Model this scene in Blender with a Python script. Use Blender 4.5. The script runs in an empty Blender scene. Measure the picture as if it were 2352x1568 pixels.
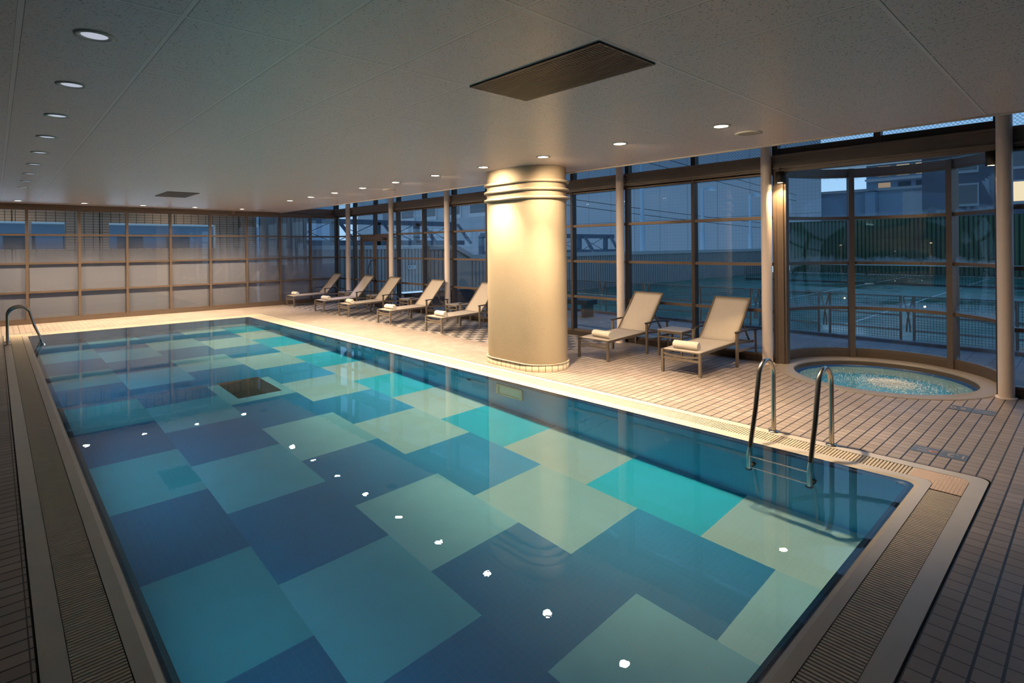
import bpy, bmesh, math, random
from mathutils import Vector, Matrix
random.seed(7)
PI = math.pi
SC = bpy.context.scene
COL = SC.collection

# ------------------------------------------------------------------ helpers: mesh builder
class MB:
    def __init__(self):
        self.v = []; self.f = []; self.sm = []
    def add(self, vs, fs, smooth=False):
        b = len(self.v)
        self.v += [tuple(p) for p in vs]
        for f in fs:
            self.f.append([b + i for i in f]); self.sm.append(smooth)
    def box(self, x0, x1, y0, y1, z0, z1):
        self.add([(x0,y0,z0),(x1,y0,z0),(x1,y1,z0),(x0,y1,z0),(x0,y0,z1),(x1,y0,z1),(x1,y1,z1),(x0,y1,z1)],
                 [(0,3,2,1),(4,5,6,7),(0,1,5,4),(1,2,6,5),(2,3,7,6),(3,0,4,7)])
    def bar(self, a, b, w, h, up=(0,0,1)):
        a = Vector(a); b = Vector(b); d = (b - a).normalized(); u = Vector(up)
        if abs(d.dot(u)) > .98: u = Vector((1,0,0))
        s = d.cross(u).normalized() * w / 2; t = s.cross(d).normalized() * h / 2
        self.add([a-s-t, a+s-t, a+s+t, a-s+t, b-s-t, b+s-t, b+s+t, b-s+t],
                 [(0,3,2,1),(4,5,6,7),(0,1,5,4),(1,2,6,5),(2,3,7,6),(3,0,4,7)])
    def tube(self, pts, r, seg=12, cap=True, flat=1.0):
        pts = [Vector(p) for p in pts]; n = len(pts); rings = []
        prev = None
        for i, p in enumerate(pts):
            d = (pts[min(i+1,n-1)] - pts[max(i-1,0)]).normalized()
            if prev is None:
                u = Vector((0,0,1)) if abs(d.z) < .9 else Vector((0,1,0))
            else: u = prev
            s = d.cross(u).normalized(); u = s.cross(d).normalized(); prev = u
            rings.append([p + (s*math.cos(2*PI*k/seg) + u*flat*math.sin(2*PI*k/seg))*r for k in range(seg)])
        vs = [q for rg in rings for q in rg]; fs = []
        for i in range(n-1):
            for k in range(seg):
                fs.append((i*seg+k, i*seg+(k+1)%seg, (i+1)*seg+(k+1)%seg, (i+1)*seg+k))
        self.add(vs, fs, True)
        if cap:
            self.add(rings[0], [tuple(range(seg))[::-1]]); self.add(rings[-1], [tuple(range(seg))])
    def lathe(self, prof, c=(0,0,0), seg=32, a0=0, a1=2*PI, smooth=True):
        full = abs(a1-a0-2*PI) < 1e-6; m = seg if full else seg+1; n = len(prof)
        vs = []
        for k in range(m):
            a = a0 + (a1-a0)*k/seg
            for (r, z) in prof: vs.append((c[0]+r*math.cos(a), c[1]+r*math.sin(a), c[2]+z))
        fs = []
        for k in range(seg):
            k2 = (k+1) % m if full else k+1
            for i in range(n-1): fs.append((k*n+i, k2*n+i, k2*n+i+1, k*n+i+1))
        self.add(vs, fs, smooth)
    def disc(self, c, r, seg=32, up=True):
        vs = [(c[0]+r*math.cos(2*PI*k/seg), c[1]+r*math.sin(2*PI*k/seg), c[2]) for k in range(seg)]
        self.add(vs, [tuple(range(seg)) if up else tuple(range(seg))[::-1]])
    def loops(self, lps, smooth=False, closed=True):
        # bridge consecutive closed loops with equal counts
        n = len(lps[0]); vs = [p for l in lps for p in l]; fs = []
        for i in range(len(lps)-1):
            for k in range(n if closed else n-1):
                k2 = (k+1) % n
                fs.append((i*n+k, i*n+k2, (i+1)*n+k2, (i+1)*n+k))
        self.add(vs, fs, smooth)
    def face(self, pts): self.add(pts, [tuple(range(len(pts)))])
    def build(self, name, mat, parent=None, bevel=0, loc=None, smooth_angle=None):
        me = bpy.data.meshes.new(name)
        me.from_pydata(self.v, [], self.f)
        for p, s in zip(me.polygons, self.sm): p.use_smooth = s
        me.materials.append(mat)
        bm = bmesh.new(); bm.from_mesh(me); bmesh.ops.recalc_face_normals(bm, faces=bm.faces); bm.to_mesh(me); bm.free()
        o = bpy.data.objects.new(name, me); COL.objects.link(o)
        if parent: o.parent = parent
        if loc: o.location = loc
        if bevel:
            m = o.modifiers.new('bevel', 'BEVEL'); m.width = bevel; m.segments = 2; m.limit_method = 'ANGLE'
        return o

def raw(name, vs, fs, mat, parent=None):
    me = bpy.data.meshes.new(name); me.from_pydata([tuple(v) for v in vs], [], fs); me.materials.append(mat)
    o = bpy.data.objects.new(name, me); COL.objects.link(o)
    if parent: o.parent = parent
    return o

def tag(o, label, cat, group=None, kind=None):
    o['label'] = label; o['category'] = cat
    if group: o['group'] = group
    if kind: o['kind'] = kind
    return o
def thing(name, label, cat, loc=(0,0,0), rz=0, group=None, kind=None):
    o = bpy.data.objects.new(name, None); COL.objects.link(o)
    o.location = loc; o.rotation_euler = (0,0,rz); o.empty_display_size = .1
    return tag(o, label, cat, group, kind)
def dup(root, loc, rz, label, group=None):
    r = root.copy(); COL.objects.link(r); r.location = loc; r.rotation_euler = (0,0,rz)
    r['label'] = label
    if group: r['group'] = group
    for ch in list(root.children):
        c = ch.copy(); COL.objects.link(c); c.parent = r
        for g in list(ch.children):
            d = g.copy(); COL.objects.link(d); d.parent = c
    return r

# ------------------------------------------------------------------ helpers: node materials
class NT:
    def __init__(self, name):
        self.mat = bpy.data.materials.new(name); self.mat.use_nodes = True
        self.t = self.mat.node_tree; self.t.nodes.clear()
        self.out = self.t.nodes.new('ShaderNodeOutputMaterial')
    def n(self, typ, **kw):
        nd = self.t.nodes.new(typ)
        for k, v in kw.items(): setattr(nd, k, v)
        return nd
    def put(self, sock, v):
        if isinstance(v, bpy.types.NodeSocket): self.t.links.new(v, sock)
        elif v is not None:
            if hasattr(sock.default_value, '__len__') and not hasattr(v, '__len__'): v = (v,)*len(sock.default_value)
            if hasattr(v, '__len__') and len(sock.default_value) == 4 and len(v) == 3: v = (*v, 1)
            sock.default_value = v
    def m(self, op, a, b=None, c=None, clamp=False):
        nd = self.n('ShaderNodeMath', operation=op, use_clamp=clamp)
        for i, v in enumerate((a, b, c)):
            if v is not None: self.put(nd.inputs[i], v)
        return nd.outputs[0]
    def mix(self, f, a, b):
        nd = self.n('ShaderNodeMix', data_type='RGBA')
        self.put(nd.inputs[0], f); self.put(nd.inputs[6], a); self.put(nd.inputs[7], b)
        return nd.outputs[2]
    def pos(self):
        g = self.n('ShaderNodeNewGeometry'); s = self.n('ShaderNodeSeparateXYZ')
        self.t.links.new(g.outputs['Position'], s.inputs[0]); self.P = g.outputs['Position']
        return s.outputs
    def comb(self, x, y, z):
        nd = self.n('ShaderNodeCombineXYZ')
        for i, v in enumerate((x, y, z)): self.put(nd.inputs[i], v)
        return nd.outputs[0]
    def noise(self, scale, detail=2, vec=None, rough=.5, which=0):
        nd = self.n('ShaderNodeTexNoise'); nd.inputs['Scale'].default_value = scale; nd.inputs['Detail'].default_value = detail
        nd.inputs['Roughness'].default_value = rough
        if vec is None:
            tc = self.n('ShaderNodeTexCoord'); vec = tc.outputs['Object']
        self.t.links.new(vec, nd.inputs['Vector'])
        return nd.outputs[which]
    def white(self, vec):
        nd = self.n('ShaderNodeTexWhiteNoise', noise_dimensions='3D'); self.t.links.new(vec, nd.inputs['Vector'])
        return nd.outputs['Value']
    def ramp(self, f, lo, hi):
        nd = self.n('ShaderNodeMapRange'); nd.inputs[1].default_value = lo; nd.inputs[2].default_value = hi
        self.put(nd.inputs[0], f); return nd.outputs[0]
    def bump(self, h, strength=.3, dist=.01):
        nd = self.n('ShaderNodeBump'); nd.inputs['Strength'].default_value = strength; nd.inputs['Distance'].default_value = dist
        self.t.links.new(h, nd.inputs['Height']); return nd.outputs[0]
    def bsdf(self, color, rough=.5, metal=0, spec=.5, normal=None, **kw):
        b = self.n('ShaderNodeBsdfPrincipled')
        self.put(b.inputs['Base Color'], color); self.put(b.inputs['Roughness'], rough); self.put(b.inputs['Metallic'], metal)
        self.put(b.inputs['Specular IOR Level'], spec)
        for k, v in kw.items(): self.put(b.inputs[k], v)
        if normal is not None: self.t.links.new(normal, b.inputs['Normal'])
        return b.outputs[0]
    def done(self, sh):
        self.t.links.new(sh, self.out.inputs['Surface']); return self.mat

def plain(name, col, rough=.5, metal=0, spec=.5, vary=.06, scale=9, bump=0, bscale=120):
    g = NT(name); nz = g.noise(scale, 3)
    c = g.mix(nz, tuple(x*(1-vary*2) for x in col), tuple(min(1, x*(1+vary*2)) for x in col))
    nm = g.bump(g.noise(bscale, 3), bump, .004) if bump else None
    return g.done(g.bsdf(c, rough, metal, spec, nm))
def emit(name, col, s):
    g = NT(name); e = g.n('ShaderNodeEmission'); g.put(e.inputs[0], col); e.inputs[1].default_value = s
    return g.done(e.outputs[0])

def line_mask(g, coord, pitch, phase, width):
    """1 on a joint of the given width, repeating every pitch"""
    t = g.m('FRACT', g.m('DIVIDE', g.m('SUBTRACT', coord, phase - width/2), pitch))
    return g.m('LESS_THAN', t, width / pitch)
def cell(g, coord, pitch, phase): return g.m('FLOOR', g.m('DIVIDE', g.m('SUBTRACT', coord, phase), pitch))

M = {}
# deck tiles: near square clay tiles with dark joints, a checker of grey tiles by the window wall
g = NT('deck_tile'); x, y, z = g.pos()
jx = line_mask(g, x, .0998, 4.993, .0060); jy = line_mask(g, y, .0972, .588, .0115)
cx, cy = cell(g, x, .0998, 4.993), cell(g, y, .0972, .588)
rnd = g.white(g.comb(cx, cy, 0.0))
base = g.mix(rnd, (.30,.25,.23), (.385,.325,.30))
stain = g.noise(1.7, 4, g.P)
base = g.mix(g.ramp(stain, .42, .75), base, (.28,.235,.21))
par = g.m('MODULO', g.m('ABSOLUTE', g.m('ADD', g.m('FLOOR', g.m('DIVIDE', cx, 2)), g.m('FLOOR', g.m('DIVIDE', cy, 2)))), 2)
zone = g.m('MULTIPLY', g.m('GREATER_THAN', x, 6.69), g.m('GREATER_THAN', y, 6.3))
base = g.mix(g.m('MULTIPLY', zone, g.m('SUBTRACT', 1.0, par)), base, (.115,.105,.105))
base = g.mix(g.m('MULTIPLY', zone, par), base, (.42,.38,.37))
j = g.m('MAXIMUM', jx, jy)
col = g.mix(j, base, (.022,.019,.02))
h = g.m('ADD', g.m('SUBTRACT', 1.0, j), g.m('MULTIPLY', g.noise(140, 2, g.P), .25))
M['deck'] = g.done(g.bsdf(col, g.m('ADD', .34, g.m('MULTIPLY', g.noise(3, 3, g.P), .22)), 0, .45, g.bump(h, .35, .004)))

# ceiling: speckled mineral tiles in a lay-in grid
CX0, CPX, CY0, CPY = .100, .5970, 3.131, 1.195
g = NT('ceiling_tile'); x, y, z = g.pos()
gx = line_mask(g, x, CPX, CX0, .024); gy = line_mask(g, y, CPY, CY0, .020)
ex = line_mask(g, x, CPX, CX0 + .0135, .0045); ey = line_mask(g, y, CPY, CY0 - .0125, .0045)
ex2 = line_mask(g, x, CPX, CX0 - .0125, .0025)
sp = g.noise(75, 2.5, g.P, .62)
speck = g.m('GREATER_THAN', sp, .615)
grid = g.m('MAXIMUM', gx, gy)
speck = g.m('MULTIPLY', speck, g.m('SUBTRACT', 1.0, grid))
c = g.mix(g.noise(2.2, 3, g.P), (.80,.65,.62), (.86,.70,.67))
c = g.mix(speck, c, (.25,.235,.22))
c = g.mix(grid, c, (.92,.78,.745))
edge = g.m('MAXIMUM', g.m('MAXIMUM', ex, ey), ex2)  # shadow lines beside the grid bars, painted into the tile colour
c = g.mix(g.m('MULTIPLY', edge, g.m('SUBTRACT', 1.0, grid)), c, (.05,.045,.04))
hh = g.m('SUBTRACT', 1.0, g.m('MULTIPLY', speck, .8))
M['ceiling'] = g.done(g.bsdf(c, .33, 0, .95, g.bump(hh, .15, .004)))

M['bronze'] = plain('bronze_aluminium', (.15,.112,.092), .38, .35, .5, .05)
M['bronze_dark'] = plain('dark_bronze_aluminium', (.062,.048,.042), .42, .3, .5, .05)
M['beam'] = plain('beam_paint', (.155,.132,.124), .45, .2, .5, .04)
M['post'] = plain('cream_steel_paint', (.82,.71,.68), .38, 0, .5, .02)
M['plaster'] = plain('textured_cream_plaster', (.44,.36,.265), .62, 0, .3, .02, 5, .55, 95)
M['ring'] = plain('painted_ring', (.48,.40,.305), .4, 0, .5, .02)
M['wall'] = plain('warm_grey_wall_paint', (.16,.145,.13), .7, 0, .3, .04)
M['trimwhite'] = plain('ceiling_trim_paint', (.62,.58,.54), .5, 0, .4, .02)
M['coping'] = plain('coping_stone', (.54,.49,.44), .3, 0, .5, .05, 6)
M['grate'] = plain('grate_plastic', (.60,.52,.42), .42, 0, .5, .04, 8)
M['cover'] = plain('peach_cover_plastic', (.66,.48,.34), .4, 0, .5, .03, 12)
M['dark'] = plain('channel_dark', (.02,.018,.016), .6, 0, .3)
M['steel'] = plain('brushed_steel', (.55,.52,.48), .2, 1.0, .5, .03)
M['frame_taupe'] = plain('taupe_lounger_frame', (.235,.195,.16), .36, .45, .5, .03)
M['armblack'] = plain('black_armrest', (.018,.017,.018), .32, 0, .5, .03)
M['black'] = plain('black_lamp_body', (.012,.011,.011), .45, 0, .5, .03)
M['tabletop'] = plain('grey_table_top', (.36,.34,.36), .3, 0, .5, .03)
M['granite'] = plain('brown_granite', (.10,.075,.06), .3, 0, .5, .5, 160)
M['spastone'] = plain('grey_speckled_stone', (.285,.255,.24), .42, 0, .5, .25, 220)
M['blueplastic'] = plain('blue_liner', (.03,.11,.30), .3, 0, .5, .05)
M['spabasin'] = plain('teal_spa_basin', (.05,.34,.42), .4, 0, .5, .08, 5)
M['spabench'] = plain('pale_spa_bench', (.36,.46,.42), .4, 0, .5, .04)
M['grille'] = plain('brown_grille', (.05,.04,.034), .45, .2, .5, .04)
M['speaker'] = plain('speaker_mesh', (.30,.27,.24), .6, 0, .3, .08, 300)
M['white_trim'] = plain('lamp_trim', (.60,.56,.52), .35, 0, .5, .02)
M['lamp_on'] = emit('lamp_lens_on', (1.0,.86,.66), 60)
M['lamp_off'] = emit('lamp_lens_sky_glint', (.74,.80,.95), .62)  # unlit lenses: a faint glow stands in for the sky they reflect
M['spot_on'] = emit('spot_lens_on', (1.0,.72,.38), 45)

# woven sling
g = NT('woven_sling'); tc = g.n('ShaderNodeTexCoord'); s = g.n('ShaderNodeSeparateXYZ'); g.t.links.new(tc.outputs['Object'], s.inputs[0])
wv = g.m('MULTIPLY', g.m('SINE', g.m('MULTIPLY', s.outputs[0], 900)), g.m('SINE', g.m('MULTIPLY', s.outputs[1], 900)))
c = g.mix(g.noise(14, 3, tc.outputs['Object']), (.60,.53,.50), (.70,.62,.585))
c = g.mix(g.m('GREATER_THAN', wv, .55), c, (.52,.47,.42))
sh = g.bsdf(c, .55, 0, .4, g.bump(wv, .15, .002))
tr = g.n('ShaderNodeBsdfTranslucent'); g.put(tr.inputs[0], (.5,.45,.4)); mx = g.n('ShaderNodeMixShader'); mx.inputs[0].default_value = .15
g.t.links.new(sh, mx.inputs[1]); g.t.links.new(tr.outputs[0], mx.inputs[2]); M['sling'] = g.done(mx.outputs[0])
# towel
g = NT('terry_towel'); c = g.mix(g.noise(40, 3), (.80,.74,.66), (.88,.83,.76))
M['towel'] = g.done(g.bsdf(c, .9, 0, .1, g.bump(g.noise(350, 3), .5, .004)))

# pool colours
def pooltile(name, col):
    g = NT(name); x, y, z = g.pos(); nz = g.noise(3.2, 4, g.P)
    c = g.mix(nz, tuple(v*.9 for v in col), tuple(v*1.1 for v in col))
    m_ = g.m('MAXIMUM', line_mask(g, x, .05, 0, .003), line_mask(g, y, .05, 0, .003))
    c = g.mix(g.m('MULTIPLY', m_, .12), c, (.3,.4,.45))
    return g.done(g.bsdf(c, .35, 0, .4))
# window glass: schlick mix of clear and mirror
def glass_nodes(g, r0=.045, rough=.0, tint=(.93,.96,.97), bumpn=None):
    ge = g.n('ShaderNodeNewGeometry'); dt = g.n('ShaderNodeVectorMath', operation='DOT_PRODUCT')
    g.t.links.new(ge.outputs['Normal'], dt.inputs[0]); g.t.links.new(ge.outputs['Incoming'], dt.inputs[1])
    k = g.m('SUBTRACT', 1.0, g.m('ABSOLUTE', dt.outputs['Value']), clamp=True)
    f = g.m('ADD', r0, g.m('MULTIPLY', 1-r0, g.m('POWER', k, 5.0)), clamp=True)
    t = g.n('ShaderNodeBsdfTransparent'); g.put(t.inputs[0], tint)
    gl = g.n('ShaderNodeBsdfGlossy'); gl.inputs['Roughness'].default_value = rough
    if bumpn is not None: g.t.links.new(bumpn, gl.inputs['Normal'])
    mx = g.n('ShaderNodeMixShader'); g.t.links.new(f, mx.inputs[0]); g.t.links.new(t.outputs[0], mx.inputs[1]); g.t.links.new(gl.outputs[0], mx.inputs[2])
    return mx.outputs[0]
g = NT('window_glass'); M['glass'] = g.done(glass_nodes(g))
# clerestory: wired glass
g = NT('wired_glass'); x, y, z = g.pos()
w = g.m('MAXIMUM', line_mask(g, g.m('ADD', g.m('ADD', x, y), z), .045, 0, .004), line_mask(g, g.m('SUBTRACT', g.m('ADD', x, y), z), .045, 0, .004))
gl = glass_nodes(g, tint=(.85,.9,.93)); df = g.n('ShaderNodeBsdfDiffuse'); g.put(df.inputs[0], (.06,.07,.08))
mx = g.n('ShaderNodeMixShader'); g.t.links.new(g.m('MULTIPLY', w, .7), mx.inputs[0]); g.t.links.new(gl, mx.inputs[1]); g.t.links.new(df.outputs[0], mx.inputs[2])
M['wired'] = g.done(mx.outputs[0])
# frosted film on the far wall panes: clear at the top, milky below
g = NT('frosted_film'); x, y, z = g.pos()
f = g.ramp(z, 2.32, 1.35)
f = g.m('MULTIPLY', g.m('POWER', f, 1.3), .93)
tp = g.n('ShaderNodeBsdfTransparent'); df = g.n('ShaderNodeBsdfDiffuse'); g.put(df.inputs[0], (.50,.45,.51))
tl = g.n('ShaderNodeBsdfTranslucent'); g.put(tl.inputs[0], (.5,.48,.54))
m1 = g.n('ShaderNodeMixShader'); m1.inputs[0].default_value = .5; g.t.links.new(df.outputs[0], m1.inputs[1]); g.t.links.new(tl.outputs[0], m1.inputs[2])
mx = g.n('ShaderNodeMixShader'); g.t.links.new(f, mx.inputs[0]); g.t.links.new(tp.outputs[0], mx.inputs[1]); g.t.links.new(m1.outputs[0], mx.inputs[2])
M['film'] = g.done(mx.outputs[0])
# condensation on the bay glass: patches of fine mist
g = NT('misted_film'); x, y, z = g.pos()
zz = g.m('DIVIDE', g.m('SUBTRACT', z, .10), .695); fz = g.m('FRACT', zz)
edge_ = g.m('MAXIMUM', g.ramp(fz, .22, .0), g.m('MULTIPLY', g.ramp(fz, .80, 1.0), g.m('GREATER_THAN', z, 2.2)))
pat = g.m('ADD', g.noise(5.5, 5, g.P, .65), g.m('MULTIPLY', edge_, .55))
pat = g.ramp(pat, .72, .95)
tp = g.n('ShaderNodeBsdfTransparent'); tl = g.n('ShaderNodeBsdfTranslucent'); g.put(tl.inputs[0], (.75,.78,.82))
mx = g.n('ShaderNodeMixShader'); g.t.links.new(g.m('MULTIPLY', pat, .38), mx.inputs[0]); g.t.links.new(tp.outputs[0], mx.inputs[1]); g.t.links.new(tl.outputs[0], mx.inputs[2])
M['mist'] = g.done(mx.outputs[0])
# water
def water(name, bumps, tint):
    g = NT(name); g.pos()
    nz = g.noise(bumps[0], 2, g.P); nz2 = g.noise(bumps[1], 3, g.P)
    hgt = g.m('ADD', nz, g.m('MULTIPLY', nz2, .35))
    nm = g.bump(hgt, bumps[2], bumps[3])
    gb = g.n('ShaderNodeBsdfGlass'); g.put(gb.inputs['Color'], tint); gb.inputs['Roughness'].default_value = 0; gb.inputs['IOR'].default_value = 1.333
    g.t.links.new(nm, gb.inputs['Normal'])
    return g.done(gb.outputs[0])
M['water'] = water('pool_water', (1.6, 9.0, .10, .006), (.97,1.0,1.0))
M['spawater'] = water('spa_water', (9.0, 40.0, .5, .02), (.88,.98,1.0))
M['foam'] = plain('foam', (.80,.86,.9), .5, 0, .3, .05)

# ================================================================== ROOM SHELL
CZ = 2.95; EDGE = 6.68; FARY = 18.07; WINX = 8.62; SPX, SPY = 8.78, 2.10
XL, YN = -1.45, -2.6
OL, NN, FF = .513, .982, 15.61          # pool coping edge: left, near, far
def xr(y): return 5.03 - .006*(y-1.2)   # and right
def rrect(oL, oN, oF, oR, z, r=.08, seg=6):
    x0, y0, y1 = OL-oL, NN-oN, FF+oF
    xa, xb = xr(NN)+oR, xr(FF)+oR
    pts = []
    for (cx, cy, a0) in ((xa-r, y0+r, -PI/2), (xb-r, y1-r, 0), (x0+r, y1-r, PI/2), (x0+r, y0+r, PI)):
        for k in range(seg+1):
            a = a0 + PI/2*k/seg
            pts.append((cx+r*math.cos(a), cy+r*math.sin(a), z))
    return pts

def fill_holes(name, outers, mat):
    bm = bmesh.new(); es = []
    for lp in outers:
        vs = [bm.verts.new(p) for p in lp]
        for i in range(len(vs)): es.append(bm.edges.new((vs[i], vs[(i+1) % len(vs)])))
    bmesh.ops.triangle_fill(bm, use_beauty=True, use_dissolve=False, edges=es)
    for f in bm.faces:
        f.normal_update()
        if f.normal.z < 0: f.normal_flip()
    me = bpy.data.meshes.new(name); bm.to_mesh(me); bm.free(); me.materials.append(mat)
    o = bpy.data.objects.new(name, me); COL.objects.link(o); return o

rs = 1.15
th0 = math.acos((8.75-SPX)/rs)
outline = [(XL,YN,0),(8.75,YN,0),(8.75,SPY-rs*math.sin(th0),0)]
for k in range(1, 40):
    a = 2*PI-th0 - (2*PI-2*th0)*k/40
    outline.append((SPX+rs*math.cos(a), SPY+rs*math.sin(a), 0))
outline += [(8.75,SPY+rs*math.sin(th0),0),(8.75,18.12,0),(XL,18.12,0)]
hole = rrect(.395,.394,.395,.441,0)
tag(fill_holes('floor', [outline, hole], M['deck']), 'pinkish beige square clay tile pool deck with dark joints', 'floor', kind='structure')

b = MB(); b.box(XL, EDGE, YN, 18.12, CZ, CZ+.06)
ce = tag(b.build('ceiling', M['ceiling']), 'white speckled suspended tile ceiling over the pool', 'ceiling', kind='structure')
b = MB(); b.box(EDGE-.035, EDGE+.012, YN, 18.12, CZ-.012, CZ+.075); b.box(EDGE-.012, EDGE+.02, YN, 18.12, CZ+.075, 3.95)
tag(b.build('trim_1', M['trimwhite']), 'pale edge trim along the open side of the tiled ceiling', 'trim', kind='structure')
b = MB(); b.box(EDGE, 8.9, YN, 18.2, 3.9, 3.98)
tag(b.build('ceiling_upper', M['wall']), 'grey roof soffit above the gap beside the glass wall', 'ceiling', kind='structure')
b = MB(); b.box(XL-.15, XL, YN-.15, 18.2, -.05, 3.2)
tag(b.build('wall_left', M['wall']), 'plain warm grey wall on the left side of the pool', 'wall', kind='structure')
b = MB(); b.box(XL-.15, 8.9, YN-.15, YN, -.05, 3.98)
tag(b.build('wall_near', M['wall']), 'plain warm grey wall behind the near end of the pool', 'wall', kind='structure')

# ---------------------------------------------------------------- far wall: nine frosted window bays
TZ = (.775, 1.485, 2.19)
wn = [0]
def wname():
    wn[0] += 1; return 'window_%d' % wn[0]
fx = [-1.45, -.432] + [.586 + 1.0185*k for k in range(8)] + [8.66]
fx[-2] = 7.69
for i in range(len(fx)-1):
    a, c = fx[i], fx[i+1]
    w = thing(wname(), ['', ''][0], 'window', (a, FARY, 0), kind='structure')
    b = MB(); L = c - a
    b.box(-.028, .028, -.075, .05, 0, 2.86)
    for tz in TZ: b.box(.028, L-.028, -.05, .04, tz-.024, tz+.024)
    b.box(.028, L-.028, -.055, .045, 2.80, 2.86); b.box(.028, L-.028, -.055, .045, .085, .135)
    if i == len(fx)-2: b.box(L-.028, L+.03, -.075, .05, 0, 2.86)
    b.build('window_frame', M['bronze'], w)
    b = MB(); b.box(0, L, -.085, .05, 0, .085); b.build('window_sill', M['bronze'], w)
    b = MB()
    for z0, z1 in zip((.135,)+tuple(t+.024 for t in TZ), tuple(t-.024 for t in TZ)+(2.80,)): b.box(.028, L-.028, -.004, .004, z0, z1)
    b.build('glass_panes', M['glass'], w)
    b = MB()
    for z0, z1 in zip((.135,)+tuple(t+.024 for t in TZ), tuple(t-.024 for t in TZ)+(2.80,)): b.face([(.028,.008,z0),(L-.028,.008,z0),(L-.028,.008,z1),(.028,.008,z1)])
    b.build('frosted_film', M['film'], w)
    order = ['at its hidden left end', 'at its left end', 'behind the pool ladder', 'second from the ladder', 'third from the ladder', 'fourth from the ladder', 'fifth from the ladder', 'at the corner of the pool', 'beyond the last lounger', 'nearest the glass corner'][i]
    w['label'] = 'frosted bronze framed window of the end wall, ' + order
b = MB()
b.box(XL, EDGE, FARY-.09, FARY+.05, 2.86, 2.955); b.box(XL, EDGE, FARY-.10, FARY-.09, 2.862, 2.884); b.box(XL, EDGE, FARY-.10, FARY-.09, 2.905, 2.93)
tag(b.build('trim_2', M['bronze']), 'bronze header trim between end wall windows and ceiling', 'trim', kind='structure')

# ---------------------------------------------------------------- beam over the glass walls
def channel_beam(b, x0, x1, y0, y1, axis):
    if axis == 'y':
        b.box(x0, x1, y0, y1, 2.935, 3.085)
        b.box(x0-.035, x1, y0, y1, 3.085, 3.115); b.box(x0-.035, x1, y0, y1, 2.905, 2.930)
        b.box(x0+.01, x1, y0, y1, 2.86, 2.905)
    else:
        b.box(x0, x1, y0, y1, 2.935, 3.085)
        b.box(x0, x1, y0-.035, y1, 3.085, 3.115); b.box(x0, x1, y0-.035, y1, 2.905, 2.930)
        b.box(x0, x1, y0+.01, y1, 2.86, 2.905)
b = MB(); channel_beam(b, 8.555, 8.70, YN, 18.15, 'y'); tag(b.build('trim_3', M['beam']), 'brown steel channel beam along the top of the long glass wall', 'beam', kind='structure')
b = MB(); channel_beam(b, EDGE+.012, 8.52, 18.01, 18.15, 'x'); tag(b.build('trim_4', M['beam']), 'brown steel channel beam across the far glass corner', 'beam', kind='structure')

# ---------------------------------------------------------------- long glass wall
my = [18.07 - 1.3355*k for k in range(12)]          # 18.07 ... 3.38
def side_window(ya, yb, label, door=False, clere=True, sash=False, mz=0):
    """bay between two mullions, ya > yb; the mullion stands at ya"""
    w = thing(wname(), label, 'window', (WINX, yb, 0), kind='structure')
    L = ya - yb
    b = MB()
    b.box(-.065, .06, L-.028, L+.028, mz, 2.88)
    b.build('mullion', M['bronze_dark'], w)
    b = MB()
    zs = [t for t in TZ if not (door and t < 2)]
    if not door:
        for tz in zs: b.box(-.05, .04, .028, L-.028, tz-.024, tz+.024)
        b.box(-.055, .05, .028, L-.028, .085, .125)
    else:
        b.box(-.05, .04, .028, L-.028, 2.166, 2.214)
    b.box(-.055, .05, .028, L-.028, 2.835, 2.88)
    b.build('transoms', M['bronze'], w)  # lighter bronze than the mullions: room light on the transoms, put into the colour
    if not door:
        b = MB(); b.box(-.075, .06, 0, L, 0, .085); b.build('window_sill', M['bronze_dark'], w)
    b = MB()
    if door: b.box(-.004, .004, .028, L-.028, 2.214, 2.835)
    else:
        for z0, z1 in zip((.125,)+tuple(t+.024 for t in TZ), tuple(t-.024 for t in TZ)+(2.835,)): b.box(-.004, .004, .028, L-.028, z0, z1)
    b.build('glass_panes', M['glass'], w)
    if clere:
        b = MB(); b.box(-.045, .075, L-.04, L+.04, 3.115, 3.9)
        if sash: b.box(-.03, .05, .04, L-.04, 3.115, 3.215)
        b.build('clerestory_bar', M['bronze_dark'], w)
        b = MB(); b.box(.01, .018, .04, L-.04, 3.115 + (.1 if sash else 0), 3.9); b.build('clerestory_pane', M['wired'], w)
    return w
names = ['at the far corner behind the first lounger', 'over the left half of the double door', 'over the right half of the double door',
         'right of the double door', 'second from the double door, behind the fourth lounger', 'third from the double door, just left of the column',
         'hidden behind the cream column', 'behind the right edge of the column', 'right of the cream column',
         'behind the sixth lounger and side table', 'behind the lounger nearest the whirlpool']
for k in range(11):
    side_window(my[k], my[k+1], 'bronze framed clear window of the long glass wall, ' + names[k], door=k in (1, 2), mz=2.166 if k == 2 else 0)
side_window(.85, -.485, 'clear window of the long glass wall at the right edge, past the whirlpool')
side_window(-.485, -1.82, 'clear window of the long glass wall behind the right edge')
b = MB(); b.box(8.555, 8.68, 3.352, 3.408, 0, 2.88); b.box(8.56, 8.70, 3.26, 3.352, 0, 2.88)
b.box(8.585, 8.70, 3.23, 3.262, 0, 2.88)
tag(b.build('trim_5', M['bronze']), 'ribbed bronze jamb between long glass wall and whirlpool bay, lit by spotlight', 'jamb', kind='structure')
b = MB(); b.box(8.58, 8.70, .79, .86, 0, 2.88)
tag(b.build('trim_6', M['bronze']), 'bronze jamb at the right end of the whirlpool bay', 'jamb', kind='structure')
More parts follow.
